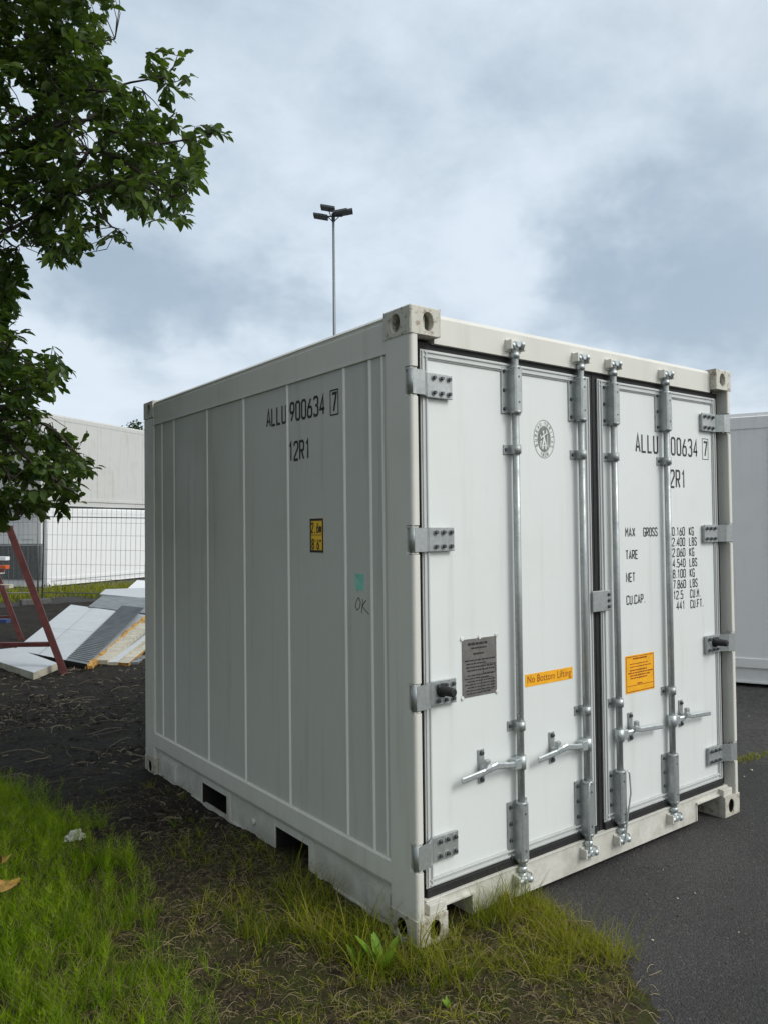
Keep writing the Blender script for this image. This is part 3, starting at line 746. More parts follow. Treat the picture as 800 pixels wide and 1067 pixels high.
# ------------------------------------------------------------------ other containers (generic)
def panel_box(name, origin, dx, L, W, H, mat, label, group=None, seams=12, grille=False, rail_h=.17, z0=0.0):
    """dx: unit direction of the long side; the box lies to the left of dx (away from the viewer)"""
    a = math.atan2(dx[1], dx[0])
    r = empty(name, (origin[0], origin[1], z0), a, label=label, cat='container', group=group)
    for y, nm in ((0, 'side_wall'), (W, 'side_wall')):
        mb = MB(); s = 1 if y == 0 else -1
        mb.box((.16, y + s * .012, .30), (L - .16, y + s * .06, H - .17))
        for i in range(1, seams):
            xx = .16 + (L - .32) * i / seams; mb.box((xx - .008, y + s * .006, .305), (xx + .008, y + s * .02, H - .172), bev=.002)
        mb.build(nm, mat, r)
        mb = MB(); mb.prism([(y + s * .004, H - .17), (y + s * .004, H - .05), (y + s * .02, H - .04), (y + s * .03, H - .006), (y + s * .1, H - .006), (y + s * .1, H - .17)], .16, L - .16, ax=0); mb.build('top_rail', mat, r)
        mb = MB(); mb.box((.16, y + s * .0, .20), (L - .16, y + s * .05, .30), bev=.006); mb.box((.16, y + s * .03, .04), (L - .16, y + s * .05, .20))
        mb.box((.2, y + s * .018, .04), (L - .2, y + s * .03, .06))
        mb.build('bottom_rail', mat, r)
    for x in (0, L):
        for y in (0, W):
            sx = 1 if x == 0 else -1; sy = 1 if y == 0 else -1
            mb = MB(); mb.box((x, y, .118), (x + sx * .16, y + sy * .12, H - .118), bev=.012); mb.build('corner_post', mat, r)
            for z, sz in ((0, 1), (H, -1)):
                mb = MB(); casting(mb, y * 0, 0, 0, 1, 1, sz)
                # casting() is laid out for x-width / y-length; swap to this box
                mb.v = [(x + sx * (v[1] - .003), y + sy * (v[0] - .003), z + v[2]) for v in mb.v]
                mb.build('corner_casting', [mat, 'inside'], r)
    for x in (0, L):
        s = 1 if x == 0 else -1
        mb = MB(); mb.box((x + s * .015, .12, .12), (x + s * .06, W - .12, H - .118)); mb.box((x + s * .0, .16, H - .14), (x + s * .08, W - .16, H - .01)); mb.box((x + s * .0, .16, .02), (x + s * .08, W - .16, .16))
        e = mb.build('end_wall', mat, r)
        if grille and x == 0:
            mb = MB(); mb.box((-.03, .22, .25), (.014, W - .22, H * .52), 0)
            for i in range(26): mb.box((-.045, .24, .28 + i * .040), (-.03, W - .24, .294 + i * .040))
            for i in range(38): mb.box((-.050, .25 + i * .053, .28), (-.045, .262 + i * .053, H * .51))
            mb.build('cooling_grille', 'grille', e)
            mb = MB(); mb.box((-.05, .18, H * .54), (.014, W - .18, H - .2), bev=.02); mb.box((-.065, .5, H * .60), (-.05, 1.0, H * .8), 0, .01); mb.build('cooling_unit_cover', mat, e)
    mb = MB(); mb.box((.1, .1, H - .05), (L - .1, W - .1, H - .012)); mb.box((.15, .15, .12), (L - .15, W - .15, .19)); mb.build('roof', mat, r)
    return r
# right: long side facing us, running from lower right to behind
d = Vector((.41, -.91, 0)).normalized(); P0 = Vector((5.93, 1.80, 0)) - d * 3.2
panel_box('shipping_container', P0, d, 6.06, 2.438, 2.86, 'box_white', 'pale grey container at the right edge, partly hidden by the white container with doors', seams=7)
# left: two stacked boxes far behind the fence
d = Vector((4.06, 2.59, 0)).normalized()
panel_box('shipping_container', (4.29, 23.1), d, 12.19, 2.438, 2.50, 'box_clean', 'bright white container on the ground behind the mesh fence, under the old grey one', grille=True, seams=20)
panel_box('shipping_container', Vector((4.29, 23.1, 0)) - d * .25, d, 12.19, 2.438, 2.92, 'box_old', 'weathered light grey container stacked on top of the bright white container', seams=5, z0=2.505)

# ------------------------------------------------------------------ ground
mb = MB(); mb.box((-900, -900, -.5), (900, 900, 0)); o = mb.build('ground', 'asphalt'); tag(o, 'dark asphalt yard surface with scattered pale grit', 'ground', kind='structure')

def inside(poly, x, y):
    x = np.asarray(x); y = np.asarray(y); r = np.zeros(x.shape, bool); n = len(poly)
    for i in range(n):
        x1, y1 = poly[i]; x2, y2 = poly[(i + 1) % n]
        c = ((y1 > y) != (y2 > y)) & (x < (x2 - x1) * (y - y1) / (y2 - y1 + 1e-12) + x1); r ^= c
    return r
def edge_dist(poly, x, y):
    dmin = np.full(np.shape(x), 1e9); n = len(poly)
    for i in range(n):
        ax, ay = poly[i]; bx, by = poly[(i + 1) % n]; vx, vy = bx - ax, by - ay
        t = np.clip(((x - ax) * vx + (y - ay) * vy) / (vx * vx + vy * vy), 0, 1)
        dmin = np.minimum(dmin, np.hypot(x - ax - t * vx, y - ay - t * vy))
    return np.where(inside(poly, x, y), dmin, -dmin)
def vnoise(x, y, s, seed=0):
    r = np.random.default_rng(seed).random((64, 64)); x = x * s; y = y * s
    xi = np.floor(x).astype(int); yi = np.floor(y).astype(int); fx = x - xi; fy = y - yi
    fx = fx * fx * (3 - 2 * fx); fy = fy * fy * (3 - 2 * fy); g = lambda a, b: r[a % 64, b % 64]
    return (g(xi, yi) * (1 - fx) + g(xi + 1, yi) * fx) * (1 - fy) + (g(xi, yi + 1) * (1 - fx) + g(xi + 1, yi + 1) * fx) * fy
SOIL = [(.80, .10), (.76, -.18), (.60, -.52), (.33, -.80), (.0, -1.25), (-.6, -2.2), (-1.6, -3.6), (-4, -5), (-9, -5), (-10, 8), (-8, 17), (5.0, 17.0), (4.5, 12), (3.2, 8), (1.9, 4.5), (1.4, 3.0), (1.2, 1.0)]
def soil_z(x, y):
    d = edge_dist(SOIL, x, y) + (vnoise(x, y, 5, 1) - .5) * .22 + (vnoise(x, y, 19, 2) - .5) * .06
    h = np.clip(d / .16, -1, 1)
    b = (vnoise(x, y, 2.2, 3) - .35) * .05 + (vnoise(x, y, 9, 4) - .5) * .022 + (vnoise(x, y, 31, 5) - .5) * .012
    side = np.clip((-x - .0) / .35, 0, 1) * np.clip((3.4 - y), 0, 1)          # a little rise beside the box
    return np.minimum(h, 0) * .014 + np.clip(h * 3, 0, 1) * .022 + np.clip(h, 0, 1) * (b * .8 + .018 * side) - .004
def sheet(name, x0, x1, y0, y1, step, mat, label):
    nx = int((x1 - x0) / step) + 1; ny = int((y1 - y0) / step) + 1
    X, Y = np.meshgrid(np.linspace(x0, x1, nx), np.linspace(y0, y1, ny)); Z = soil_z(X, Y)
    idx = np.arange(nx * ny).reshape(ny, nx)
    q = np.stack([idx[:-1, :-1], idx[:-1, 1:], idx[1:, 1:], idx[1:, :-1]], -1).reshape(-1, 4)
    zf = Z.ravel()[q].max(1) > -.012; q = q[zf]
    return X.ravel(), Y.ravel(), Z.ravel(), q
def np_mesh(name, V, F, mat, smooth=True, tint=None):
    me = bpy.data.meshes.new(name); nf = len(F); k = F.shape[1]
    me.vertices.add(len(V)); me.vertices.foreach_set('co', np.ascontiguousarray(V, dtype=np.float32).ravel())
    me.loops.add(nf * k); me.loops.foreach_set('vertex_index', np.ascontiguousarray(F, dtype=np.int32).ravel())
    me.polygons.add(nf); me.polygons.foreach_set('loop_start', np.arange(0, nf * k, k, dtype=np.int32))
    me.update(calc_edges=True); me.polygons.foreach_set('use_smooth', np.full(nf, smooth))
    if tint is not None:
        a = me.attributes.new('tint', 'FLOAT', 'POINT'); a.data.foreach_set('value', np.ascontiguousarray(tint, dtype=np.float32))
    me.materials.append(M[mat]); me.validate(); o = bpy.data.objects.new(name, me); C.objects.link(o); return o
Xa, Ya, Za, Fa = sheet('soil', -3.4, 1.4, -2.4, 3.6, .022, 'soil', '')
Xb, Yb, Zb, Fb = sheet('soil', -10.2, 5.3, -5.2, 17.4, .10, 'soil', '')
cxm = Xb[Fb].mean(1); cym = Yb[Fb].mean(1); keep = ~((cxm > -3.35) & (cxm < 1.35) & (cym > -2.35) & (cym < 3.55)); Fb = Fb[keep]
V = np.concatenate([np.stack([Xa, Ya, Za], 1), np.stack([Xb, Yb, Zb - .002], 1)]); F = np.concatenate([Fa, Fb + len(Xa)])
tag(np_mesh('soil', V, F, 'soil'), 'dark trampled soil with litter beside the container', 'soil', kind='structure')

# ------------------------------------------------------------------ grass
def blades(px, py, h, w_, lean, bend, tint, z=None, seg=3, az=None):
    n = len(px); az = rng.uniform(0, 2 * np.pi, n) if az is None else az
    z = soil_z(px, py) - .004 if z is None else z
    dx, dy = np.cos(az), np.sin(az); wx, wy = -np.sin(az), np.cos(az)
    tw = rng.uniform(-1.2, 1.2, n); c, s = np.cos(tw), np.sin(tw); wx, wy = wx * c - wy * s, wx * s + wy * c
    V = np.zeros((n, (seg + 1) * 2, 3)); T = np.zeros((n, (seg + 1) * 2))
    dead_ = (rng.random(n) < .13) * 1.0
    for i in range(seg + 1):
        t = i / seg; r = lean * t * h + bend * t * t * h; zz = h * t * np.sqrt(np.clip(1 - (.5 * lean + .5 * bend) ** 2 * .5, .15, 1)) - bend * t ** 3 * h * .35
        ww = w_ * (1 - t) ** .7 * .5 + .0002
        for k, sg in ((0, 1), (1, -1)):
            V[:, i * 2 + k, 0] = px + dx * r + wx * ww * sg; V[:, i * 2 + k, 1] = py + dy * r + wy * ww * sg; V[:, i * 2 + k, 2] = z + zz
            T[:, i * 2 + k] = np.clip(tint + (t - .6) * .25, 0, 1) + dead_
    m = (seg + 1) * 2; f = []
    for i in range(seg): f.append([i * 2, i * 2 + 1, i * 2 + 3, i * 2 + 2])
    F = (np.array(f)[None] + (np.arange(n) * m)[:, None, None]).reshape(-1, 4)
    return V.reshape(-1, 3), F, T.ravel()
def join(parts):
    V = []; F = []; T = []; b = 0
    for v, f, t in parts: V.append(v); F.append(f + b); T.append(t); b += len(v)
    return np.concatenate(V), np.concatenate(F), np.concatenate(T)
def blocked(x, y): return (x > -.015) & (x < W_) & (y > -.0) & (y < L_)
# feathery patch at lower left: tufts
FEATH = [(-.93, .10), (-.80, .50), (-.70, 1.0), (-.66, 1.6), (-.70, 2.4), (-.82, 3.0), (-1.05, 3.5), (-3.2, 3.6), (-3.4, -2.0), (-1.3, -1.6), (-.98, -.6)]
parts = []
n = 4400
tx = rng.uniform(-3.3, -.6, n); ty = rng.uniform(-1.6, 3.6, n)
k = (edge_dist(FEATH, tx, ty) + (vnoise(tx, ty, 4, 8) - .5) * .35 > 0) & (vnoise(tx, ty, 3.0, 9) + rng.uniform(-.2, .2, n) > .22); tx, ty = tx[k], ty[k]
m = 26
bx = np.repeat(tx, m) + rng.normal(0, .016, len(tx) * m); by = np.repeat(ty, m) + rng.normal(0, .016, len(tx) * m)
hh = np.repeat(rng.uniform(.06, .16, len(tx)) * (.6 + .6 * vnoise(tx, ty, 2.5, 10)), m) * rng.uniform(.55, 1.1, len(bx))
tt = np.repeat(rng.uniform(.0, .75, len(tx)) * .7 + .5 * vnoise(tx, ty, 3.5, 12) - .05, m) + rng.normal(0, .1, len(bx))
parts.append(blades(bx, by, hh, rng.uniform(.0012, .0024, len(bx)), rng.uniform(.05, .55, len(bx)), rng.uniform(.0, .55, len(bx)), tt, seg=2))
n = 3000
hx = rng.uniform(-3.2, -.6, n); hy = rng.uniform(-1.5, 3.4, n)
k = (edge_dist(FEATH, hx, hy) + (vnoise(hx, hy, 4, 8) - .5) * .35 > .02) & (vnoise(hx, hy, 2.4, 51) + rng.uniform(-.15, .15, n) > .42); hx, hy = hx[k], hy[k]
H = rng.uniform(.09, .19, len(hx)); ha = rng.uniform(0, 6.28, len(hx)); hl = rng.uniform(0, .35, len(hx)); ht = rng.uniform(.25, .85, len(hx)); hz0 = soil_z(hx, hy)
for lv in range(8):
    t = .2 + .8 * lv / 7; q = 7
    bx = np.repeat(hx + np.cos(ha) * hl * H * t, q); by = np.repeat(hy + np.sin(ha) * hl * H * t, q); bz = np.repeat(hz0 + H * t * .95, q)
    hh = np.repeat(H * (.38 - .22 * t), q) * rng.uniform(.7, 1.2, len(bx))
    parts.append(blades(bx, by, hh, np.full(len(bx), .0013), rng.uniform(.5, 1.0, len(bx)), rng.uniform(.0, .25, len(bx)), np.repeat(ht, q) + rng.normal(0, .08, len(bx)) + .15 * t, z=bz, seg=1))
V, F, T = join(parts)
tag(np_mesh('feathery_grass', V, F, 'grass_green', True, T), 'dense soft feathery green grass at the lower left', 'grass', kind='stuff')
# ordinary grass: near strip, corner clump, sparse middle
parts = []
def scatter(n, x0, x1, y0, y1, fn, hr, wr, tr, lean=(.05, .5), bend=(.1, .8), clump=5, mult=10, seg=3):
    x = rng.uniform(x0, x1, n); y = rng.uniform(y0, y1, n); p = fn(x, y); k = rng.random(n) < p; x, y = x[k], y[k]
    mm = mult; bx = np.repeat(x, mm) + rng.normal(0, .012, len(x) * mm); by = np.repeat(y, mm) + rng.normal(0, .012, len(x) * mm)
    hh = np.repeat(rng.uniform(*hr, len(x)), mm) * rng.uniform(.5, 1.1, len(bx)); tt = np.repeat(rng.uniform(*tr, len(x)), mm) + rng.normal(0, .12, len(bx))
    k = ~blocked(bx, by); bx, by, hh, tt = bx[k], by[k], hh[k], tt[k]; N = len(bx)
    return blades(bx, by, hh, rng.uniform(*wr, N), rng.uniform(*lean, N), rng.uniform(*bend, N), tt, seg=seg)
sd = lambda x, y: edge_dist(SOIL, x, y) + (vnoise(x, y, 6, 21) - .5) * .16
# tall clump along the front left corner and beside the side wall
CL = [(-.42, -.05), (-.10, -.36), (.12, -.42), (.10, -.04), (.0, .0), (-.02, .85), (-.16, .85), (-.36, .35)]
CF_ = [(.10, -.02), (.16, -.40), (.36, -.60), (.56, -.48), (.72, -.18), (.76, .03), (.1, .03)]
parts.append(scatter(1500, -.7, .8, -.7, 1.2, lambda x, y: np.clip((edge_dist(CL, x, y) + (vnoise(x, y, 9, 22) - .5) * .2) / .05, 0, 1) * .75, (.09, .24), (.0022, .005), (.25, .75), mult=9))
parts.append(scatter(2600, -.1, 1.0, -.9, .2, lambda x, y: np.clip((edge_dist(CF_, x, y) + (vnoise(x, y, 9, 23) - .5) * .18) / .05, 0, 1) * np.clip((vnoise(x, y, 7, 24) - .38) * 2.6, .05, 1) * .62, (.03, .12), (.0014, .003), (.45, 1.0), lean=(.1, .8), bend=(.1, .9), mult=9))
# row of upright blades against the sill
parts.append(scatter(85, .24, .66, -.10, .02, lambda x, y: 1 + 0 * x, (.07, .22), (.0015, .0035), (.3, .9), lean=(.0, .45), bend=(0, .6), mult=6))
parts.append(scatter(46, .44, .66, -.58, -.30, lambda x, y: 1 + 0 * x, (.06, .19), (.0015, .0035), (.4, .95), lean=(.0, .5), bend=(0, .6), mult=6))
# middle ground: low patchy
parts.append(scatter(7000, -1.2, .7, -1.5, 2.6, lambda x, y: np.clip(sd(x, y) / .1, 0, 1) * np.clip((vnoise(x, y, 4.5, 25) - .42) * 3.2, .04, 1) * np.clip(1.3 - y * .75, .08, 1) * .36, (.03, .11), (.0015, .0034), (.2, 1.0), lean=(.1, .8), bend=(.2, 1.0), mult=9))
parts.append(scatter(9000, -1.2, .8, -1.3, 1.9, lambda x, y: np.clip(sd(x, y) / .05, 0, 1) * np.clip((vnoise(x, y, 6.5, 35) - .35) * 3, .05, 1) * np.clip(1.3 - .8 * y, .1, 1) * .45, (.012, .04), (.0018, .004), (.1, 1.0), lean=(.3, 1.2), bend=(.2, 1.0), mult=9, seg=2))
# beside the side wall, darker strip of taller grass
parts.append(scatter(900, -.55, -.02, .3, 2.4, lambda x, y: np.clip((vnoise(x, y, 4, 27) - .45) * 2.4, 0, 1) * np.clip(1.25 - .75 * y, .06, 1), (.05, .15), (.0016, .0036), (.0, .5), mult=8))
# far: behind pile and beneath fence
x = rng.uniform(1.0, 7.5, 9000); y = rng.uniform(14.0, 22.5, 9000)
dd = (y - 17.8) + (vnoise(x, y, 1.1, 28) - .5) * 3; k = (dd > 0) & (vnoise(x, y, .8, 29) > .3); x, y = x[k], y[k]
parts.append(blades(x, y, rng.uniform(.1, .32, len(x)), rng.uniform(.012, .03, len(x)), rng.uniform(.1, .6, len(x)), rng.uniform(.2, .8, len(x)), rng.uniform(.3, .9, len(x)), z=np.zeros(len(x)), seg=2))
# moss and grass line at right on the asphalt joint
x = rng.uniform(0, 1, 1400); a = np.array([3.0, .62]); b = np.array([5.2, .15]); X2 = a[0] + (b[0] - a[0]) * x; Y2 = a[1] + (b[1] - a[1]) * x + rng.normal(0, .035, 1400)
parts.append(blades(X2, Y2, rng.uniform(.01, .045, 1400), rng.uniform(.002, .005, 1400), rng.uniform(.1, .9, 1400), rng.uniform(.2, .9, 1400), rng.uniform(.4, 1, 1400), z=np.zeros(1400), seg=2))
V, F, T = join(parts); tag(np_mesh('grass', V, F, 'grass', True, T), 'patchy yellow green grass round the container corner', 'grass', kind='stuff')

# dry straw lying on the soil
def strands(n, x0, x1, y0, y1, fn, length, width, lift, tr, seg=5):
    x = rng.uniform(x0, x1, n); y = rng.uniform(y0, y1, n); k = (rng.random(n) < fn(x, y)) & ~blocked(x, y); x, y = x[k], y[k]; n = len(x)
    a = rng.uniform(0, 2 * np.pi, n); L = rng.uniform(*length, n); w_ = rng.uniform(*width, n); cur = rng.normal(0, .7, n); ti = rng.uniform(*tr, n)
    V = np.zeros((n, (seg + 1) * 2, 3)); T = np.zeros((n, (seg + 1) * 2)); cx, cy = x.copy(), y.copy(); ph = rng.uniform(0, 6.28, n); am = rng.uniform(.1, 1, n) * lift
    for i in range(seg + 1):
        t = i / seg; wx, wy = -np.sin(a) * w_ / 2, np.cos(a) * w_ / 2
        z = np.maximum(soil_z(cx, cy), 0) + .004 + am * np.sin(np.pi * t) + .003 * np.sin(ph + 3 * t)
        for q, sg in ((0, 1), (1, -1)):
            V[:, 2 * i + q, 0] = cx + wx * sg; V[:, 2 * i + q, 1] = cy + wy * sg; V[:, 2 * i + q, 2] = z + sg * w_ * .4; T[:, 2 * i + q] = ti
        cx = cx + np.cos(a) * L / seg; cy = cy + np.sin(a) * L / seg; a = a + cur / seg + rng.normal(0, .16, n)
    m = (seg + 1) * 2; f = np.array([[i * 2, i * 2 + 1, i * 2 + 3, i * 2 + 2] for i in range(seg)])
    return V.reshape(-1, 3), (f[None] + (np.arange(n) * m)[:, None, None]).reshape(-1, 4), T.ravel()
P_ = [strands(52000, -1.3, .8, -1.6, 2.6, lambda x, y: np.clip(sd(x, y) / .06, 0, 1) * (.2 + .8 * vnoise(x, y, 3, 31)) * np.clip(1.1 - .3 * y, .12, 1), (.010, .05), (.0006, .0014), .010, (.0, .85), 3),
      strands(2600, -1.2, .9, -1.7, .9, lambda x, y: np.clip(sd(x, y) / .06, 0, 1), (.03, .12), (.0007, .0015), .022, (.2, 1.0), 7),
      strands(140, .3, .85, -1.1, -.1, lambda x, y: (np.abs(edge_dist(SOIL, x, y)) < .08) * 1.0, (.03, .09), (.001, .002), .02, (.6, 1.0), 8)]
V, F, T = join(P_); tag(np_mesh('dry_straw', V, F, 'straw', True, T), 'dry pale straw and dead roots lying over the soil', 'straw', kind='stuff')
# wood chips, twigs, grit
P_ = [strands(15000, -3.5, 1.6, 1.6, 9.5, lambda x, y: np.clip(edge_dist(SOIL, x, y) / .2, 0, 1) * (.15 + .85 * (vnoise(x, y, 1.2, 33) > .5)), (.015, .08), (.003, .010), .01, (.0, .8), 3),
      strands(500, -3.5, 1.6, 2.6, 9.5, lambda x, y: 1 + 0 * x, (.12, .4), (.004, .008), .03, (.1, .7), 6),
      strands(260, .5, 4.5, -1.8, 1.0, lambda x, y: .5 + 0 * x, (.004, .02), (.003, .007), .002, (.5, 1.0), 2)]
V, F, T = join(P_); tag(np_mesh('ground_debris', V, F, 'chips', False, T), 'wood chips, twigs and leaf bits scattered on the dark soil', 'debris', kind='stuff')
# small stones
mb = MB(); rs = random.Random(9)
for i in range(240):
    if i < 120: x, y = rs.uniform(.5, 4.6), rs.uniform(-1.8, .4)
    else: x, y = rs.uniform(2.9, 7), rs.uniform(-.5, 3)
    if blocked(np.array([x]), np.array([y]))[0]: continue
    r = rs.uniform(.003, .008) * (1.5 if i > 120 else 1)
    bm = bmesh.new(); bmesh.ops.create_icosphere(bm, subdivisions=1, radius=r)
    for v in bm.verts: v.co = Vector((x + v.co.x * rs.uniform(.7, 1.3), y + v.co.y * rs.uniform(.7, 1.3), r * .4 + v.co.z * .7))
    mb.bm(bm, rs.choice((0, 1, 1)))
tag(mb.build('gravel', ['cream', 'concrete']), 'tiny pale and grey stones scattered on the asphalt', 'gravel', kind='stuff')

# broad leaf weed by the corner
def leafshape(mb, base, d, n, L, W, droop=.3, mi=0, seg=6):
    base = Vector(base); d = Vector(d).normalized(); side = d.cross(Vector(n)).normalized(); up = side.cross(d)
    vs = []
    for i in range(seg + 1):
        t = i / seg; wdt = W * math.sin(math.pi * min(1, t * .93 + .05)) ** .8 * (1 - .25 * t)
        c = base + d * L * t - Vector((0, 0, 1)) * droop * L * t * t
        vs += [c + side * wdt / 2 + up * wdt * .12, c, c - side * wdt / 2 + up * wdt * .12]
    fs = []
    for i in range(seg):
        for k in (0, 1): fs.append((i * 3 + k, i * 3 + k + 1, i * 3 + k + 4, i * 3 + k + 3))
    mb.add(vs, fs, mi, True)
def at_ground(u, v):
    r = ray(u, v); t = -CAM.z / r.z; p = CAM + r * t; return p
def weed(u, v, k, L, seed, label):
    p = at_ground(u, v); rs = random.Random(seed); z = float(soil_z(np.array([p.x]), np.array([p.y]))[0])
    r = empty('weed', (p.x, p.y, z), 0, label=label, cat='weed')
    for i in range(k):
        mb = MB(); mb.flat = True; a = rs.uniform(0, 6.28) if i else 2.2; el = rs.uniform(.85, 1.45)
        d = Vector((math.cos(a) * math.cos(el), math.sin(a) * math.cos(el), math.sin(el)))
        leafshape(mb, (0, 0, 0), d, (0, 0, 1) if el < 1.2 else (1, 0, 0), L * rs.uniform(.7, 1.1), L * .27, .12)
        o = mb.build('leaf', 'weed', r)
        t = o.data.attributes.new('tint', 'FLOAT', 'POINT'); t.data.foreach_set('value', [rs.uniform(.4, 1)] * len(o.data.vertices))
weed(398, 1016, 8, .17, 1, 'broad leaved bright green weed in the grass before the container corner')
weed(466, 1065, 4, .05, 4, 'small bright weed at the bottom edge of the photo')
weed(372, 1012, 4, .10, 6, 'narrow leaved weed left of the broad leaved weed')

def crumple(name, loc, size, seed, mat, label, cat, flat=.35):
    bm = bmesh.new(); bmesh.ops.create_icosphere(bm, subdivisions=3, radius=1); rs = np.random.default_rng(seed)
    P = np.array([v.co[:] for v in bm.verts]); f = rs.normal(0, 5, (6, 3)); ph = rs.uniform(0, 6, 6); dsp = sum(np.sin(P @ f[i] + ph[i]) for i in range(6)) * .12
    for v, q in zip(bm.verts, dsp): v.co *= (1 + q); v.co.z *= flat
    bm.transform(Matrix.Diagonal((size[0], size[1], size[2], 1))); mb = MB(); mb.bm(bm); o = mb.build(name, mat)
    o.location = loc; o.rotation_euler = (0, 0, seed); return tag(o, label, cat)
p = at_ground(77, 886); crumple('paper_scrap', (p.x, p.y, .045), (.06, .045, .10), 3, 'tissue', 'large crumpled white scrap beside the feathery grass', 'litter', .5)
p = at_ground(97, 882); crumple('paper_scrap', (p.x, p.y, .02), (.035, .02, .03), 5, 'tissue', 'small white scrap right beside the large crumpled one', 'litter', .5)
p = at_ground(96, 812); crumple('paper_scrap', (p.x, p.y, .012), (.05, .015, .01), 7, 'tissue', 'thin flat white scrap on the bare dark soil', 'litter')
p = at_ground(217, 906); crumple('paper_scrap', (p.x, p.y, .03), (.014, .012, .02), 9, 'tissue', 'tiny white scrap in the grass near the first fork pocket', 'litter')
p = at_ground(488, 1044); crumple('stone', (p.x, p.y, .014), (.022, .014, .012), 11, 'cream', 'pale beige stone in the thin grass in front of the corner', 'stone', .9)

def dead_leaf(u, v, h, L, rot, label):
    r = ray(u, v); t = (h - CAM.z) / r.z; p = CAM + r * t
    mb = MB(); mb.flat = True; n = 9; vs = []; rs = random.Random(int(u + v))
    for i in range(n + 1):
        t = i / n; wd = L * .34 * math.sin(math.pi * min(1, t * .95 + .03)) ** .7 * rs.uniform(.8, 1.1)
        for s in (-1, -.5, 0, .5, 1): vs.append((L * (t - .5), s * wd, .02 * abs(s) + .018 * math.sin(t * 5 + s) + .01 * rs.random()))
    fs = [(i * 5 + k, i * 5 + k + 1, i * 5 + k + 6, i * 5 + k + 5) for i in range(n) for k in range(4)]
    mb.add(vs, fs, 0, False); o = mb.build('fallen_leaf', 'dead_leaf'); o.location = p; o.rotation_euler = (.25, .1, rot); return tag(o, label, 'leaf')
dead_leaf(9, 926, .13, .15, .7, 'larger yellow brown fallen leaf lying on the grass at the left edge')
dead_leaf(3, 899, .13, .08, 1.2, 'small brown fallen leaf above the larger one at the left edge')
dead_leaf(527, 938, .05, .05, .4, 'small orange fallen leaf in the grass against the container sill')

# ------------------------------------------------------------------ red trestle, slab and panel pile on the left
def beam(mb, a, b, wx, wy, up=(0, 0, 1), mi=0):
    a = Vector(a); b = Vector(b); d = (b - a).normalized(); s = d.cross(Vector(up)).normalized(); t = s.cross(d)
    mb.obox((a + b) / 2, d * ((b - a).length / 2), s * wx / 2, t * wy / 2, mi)
tr = empty('steel_trestle', (.05, 7.5, 0), 0, label='dark red steel trestle frame at the left edge of the yard', cat='trestle')
# plane of each A-frame faces the camera roughly: its own right direction
q = Vector((CR.x, CR.y, 0)).normalized(); fw = Vector((.29, .957, 0)).normalized()
fA = Vector((.591, 7.227, 0)) - Vector((.05, 7.5, 0))
fB = Vector((.89, 10.774, 0)) - Vector((.05, 7.5, 0))
for base in (fA, fB):
    top_r = base - q * .655 + Vector((0, 0, 1.735)); top_l = top_r - q * .30; bot_l = base - q * 1.61
    mb = MB(); beam(mb, base, top_r, .075, .075, fw); mb.build('leg', 'red', tr)
    mb = MB(); beam(mb, bot_l, top_l, .075, .075, fw); mb.build('leg', 'red', tr)
    mb = MB(); beam(mb, top_r + q * .03, top_l - q * .03, .08, .06, fw); mb.build('crossbar', 'red', tr)
    z = .37; a = base - q * (.655 * z / 1.735 + .03) + Vector((0, 0, z)); b = base - q * 1.61 + q * (.655 * z / 1.735 + .03) + Vector((0, 0, z))
    mb = MB(); beam(mb, a, b, .05, .08, fw); mb.build('crossbar', 'red', tr)
    mb = MB(); mb.box((base.x - .06, base.y - .05, .0), (base.x + .08, base.y + .05, .012)); mb.build('foot_plate', 'red', tr)
mb = MB(); a = fA - q * .80 + Vector((0, 0, 1.70)); b = fB - q * .80 + Vector((0, 0, 1.70)); beam(mb, a, b, .06, .06); mb.build('ridge_beam', 'red', tr)
def at_depth(u, v, dpt):
    r = ray(u, v); return CAM + r * (dpt / r.dot(CF))
def bar(name, mat, u, v, dpt, L, wd, th, rz, label, cat, group=None):
    p = at_depth(u, v, dpt); mb = MB(); mb.box((-L, -wd / 2, -th / 2), (0, wd / 2, th / 2), bev=.004)
    o = mb.build(name, mat); o.location = p; o.rotation_euler = (0, .02, rz); return tag(o, label, cat, group)
rq = math.atan2(q.y, q.x)
for (v, mat, le, nm, lab) in ((582, 'box_white', 8, 'plank', 'white plank on the trestle, highest of the stacked ends'), (591, 'orange_paint', 8, 'plank', 'orange plank just under the highest white plank'), (596, 'tissue', 3, 'plank', 'short white plank under the orange plank'), (611, 'cream', 12, 'plank', 'cream plank lying lowest on the trestle'), (647, 'blue', 9, 'plank', 'dark blue bar near the foot of the far trestle leg')):
    bar(nm, mat, le, v, 10.6, 2.2, .12, .05, rq, lab, 'plank')
# rack rails that carry the planks
for z in (1.20, .98):
    mb = MB(); beam(mb, fA - q * .85 + Vector((0, 0, z)) + fw * 1.0, fB - q * .85 + Vector((0, 0, z)), .05, .05); mb.build('rack_rail', 'red', tr)

def world_plate(name, corners, th, mats, label, cat, group=None, edge_mi=(1, 1, 1, 1), parts=True):
    """plate from 4 world corners (top face), thickness downwards"""
    P = [Vector(c) for c in corners]; n = (P[1] - P[0]).cross(P[3] - P[0]).normalized()
    if n.z < 0: n = -n
    c0 = sum(P, Vector()) / 4; mb = MB(); vs = [p - c0 for p in P] + [p - c0 - n * th for p in P]
    mb.add(vs, [(0, 1, 2, 3)], 0); mb.add(vs, [(4, 5, 6, 7)], 0)
    for i in range(4): j = (i + 1) % 4; mb.add(vs, [(i, j, j + 4, i + 4)], edge_mi[i])
    o = mb.build(name, mats); o.location = c0; return tag(o, label, cat, group), c0, n
G0 = lambda u, v, z=0: (lambda r: CAM + r * ((z - CAM.z) / r.z))(ray(u, v))
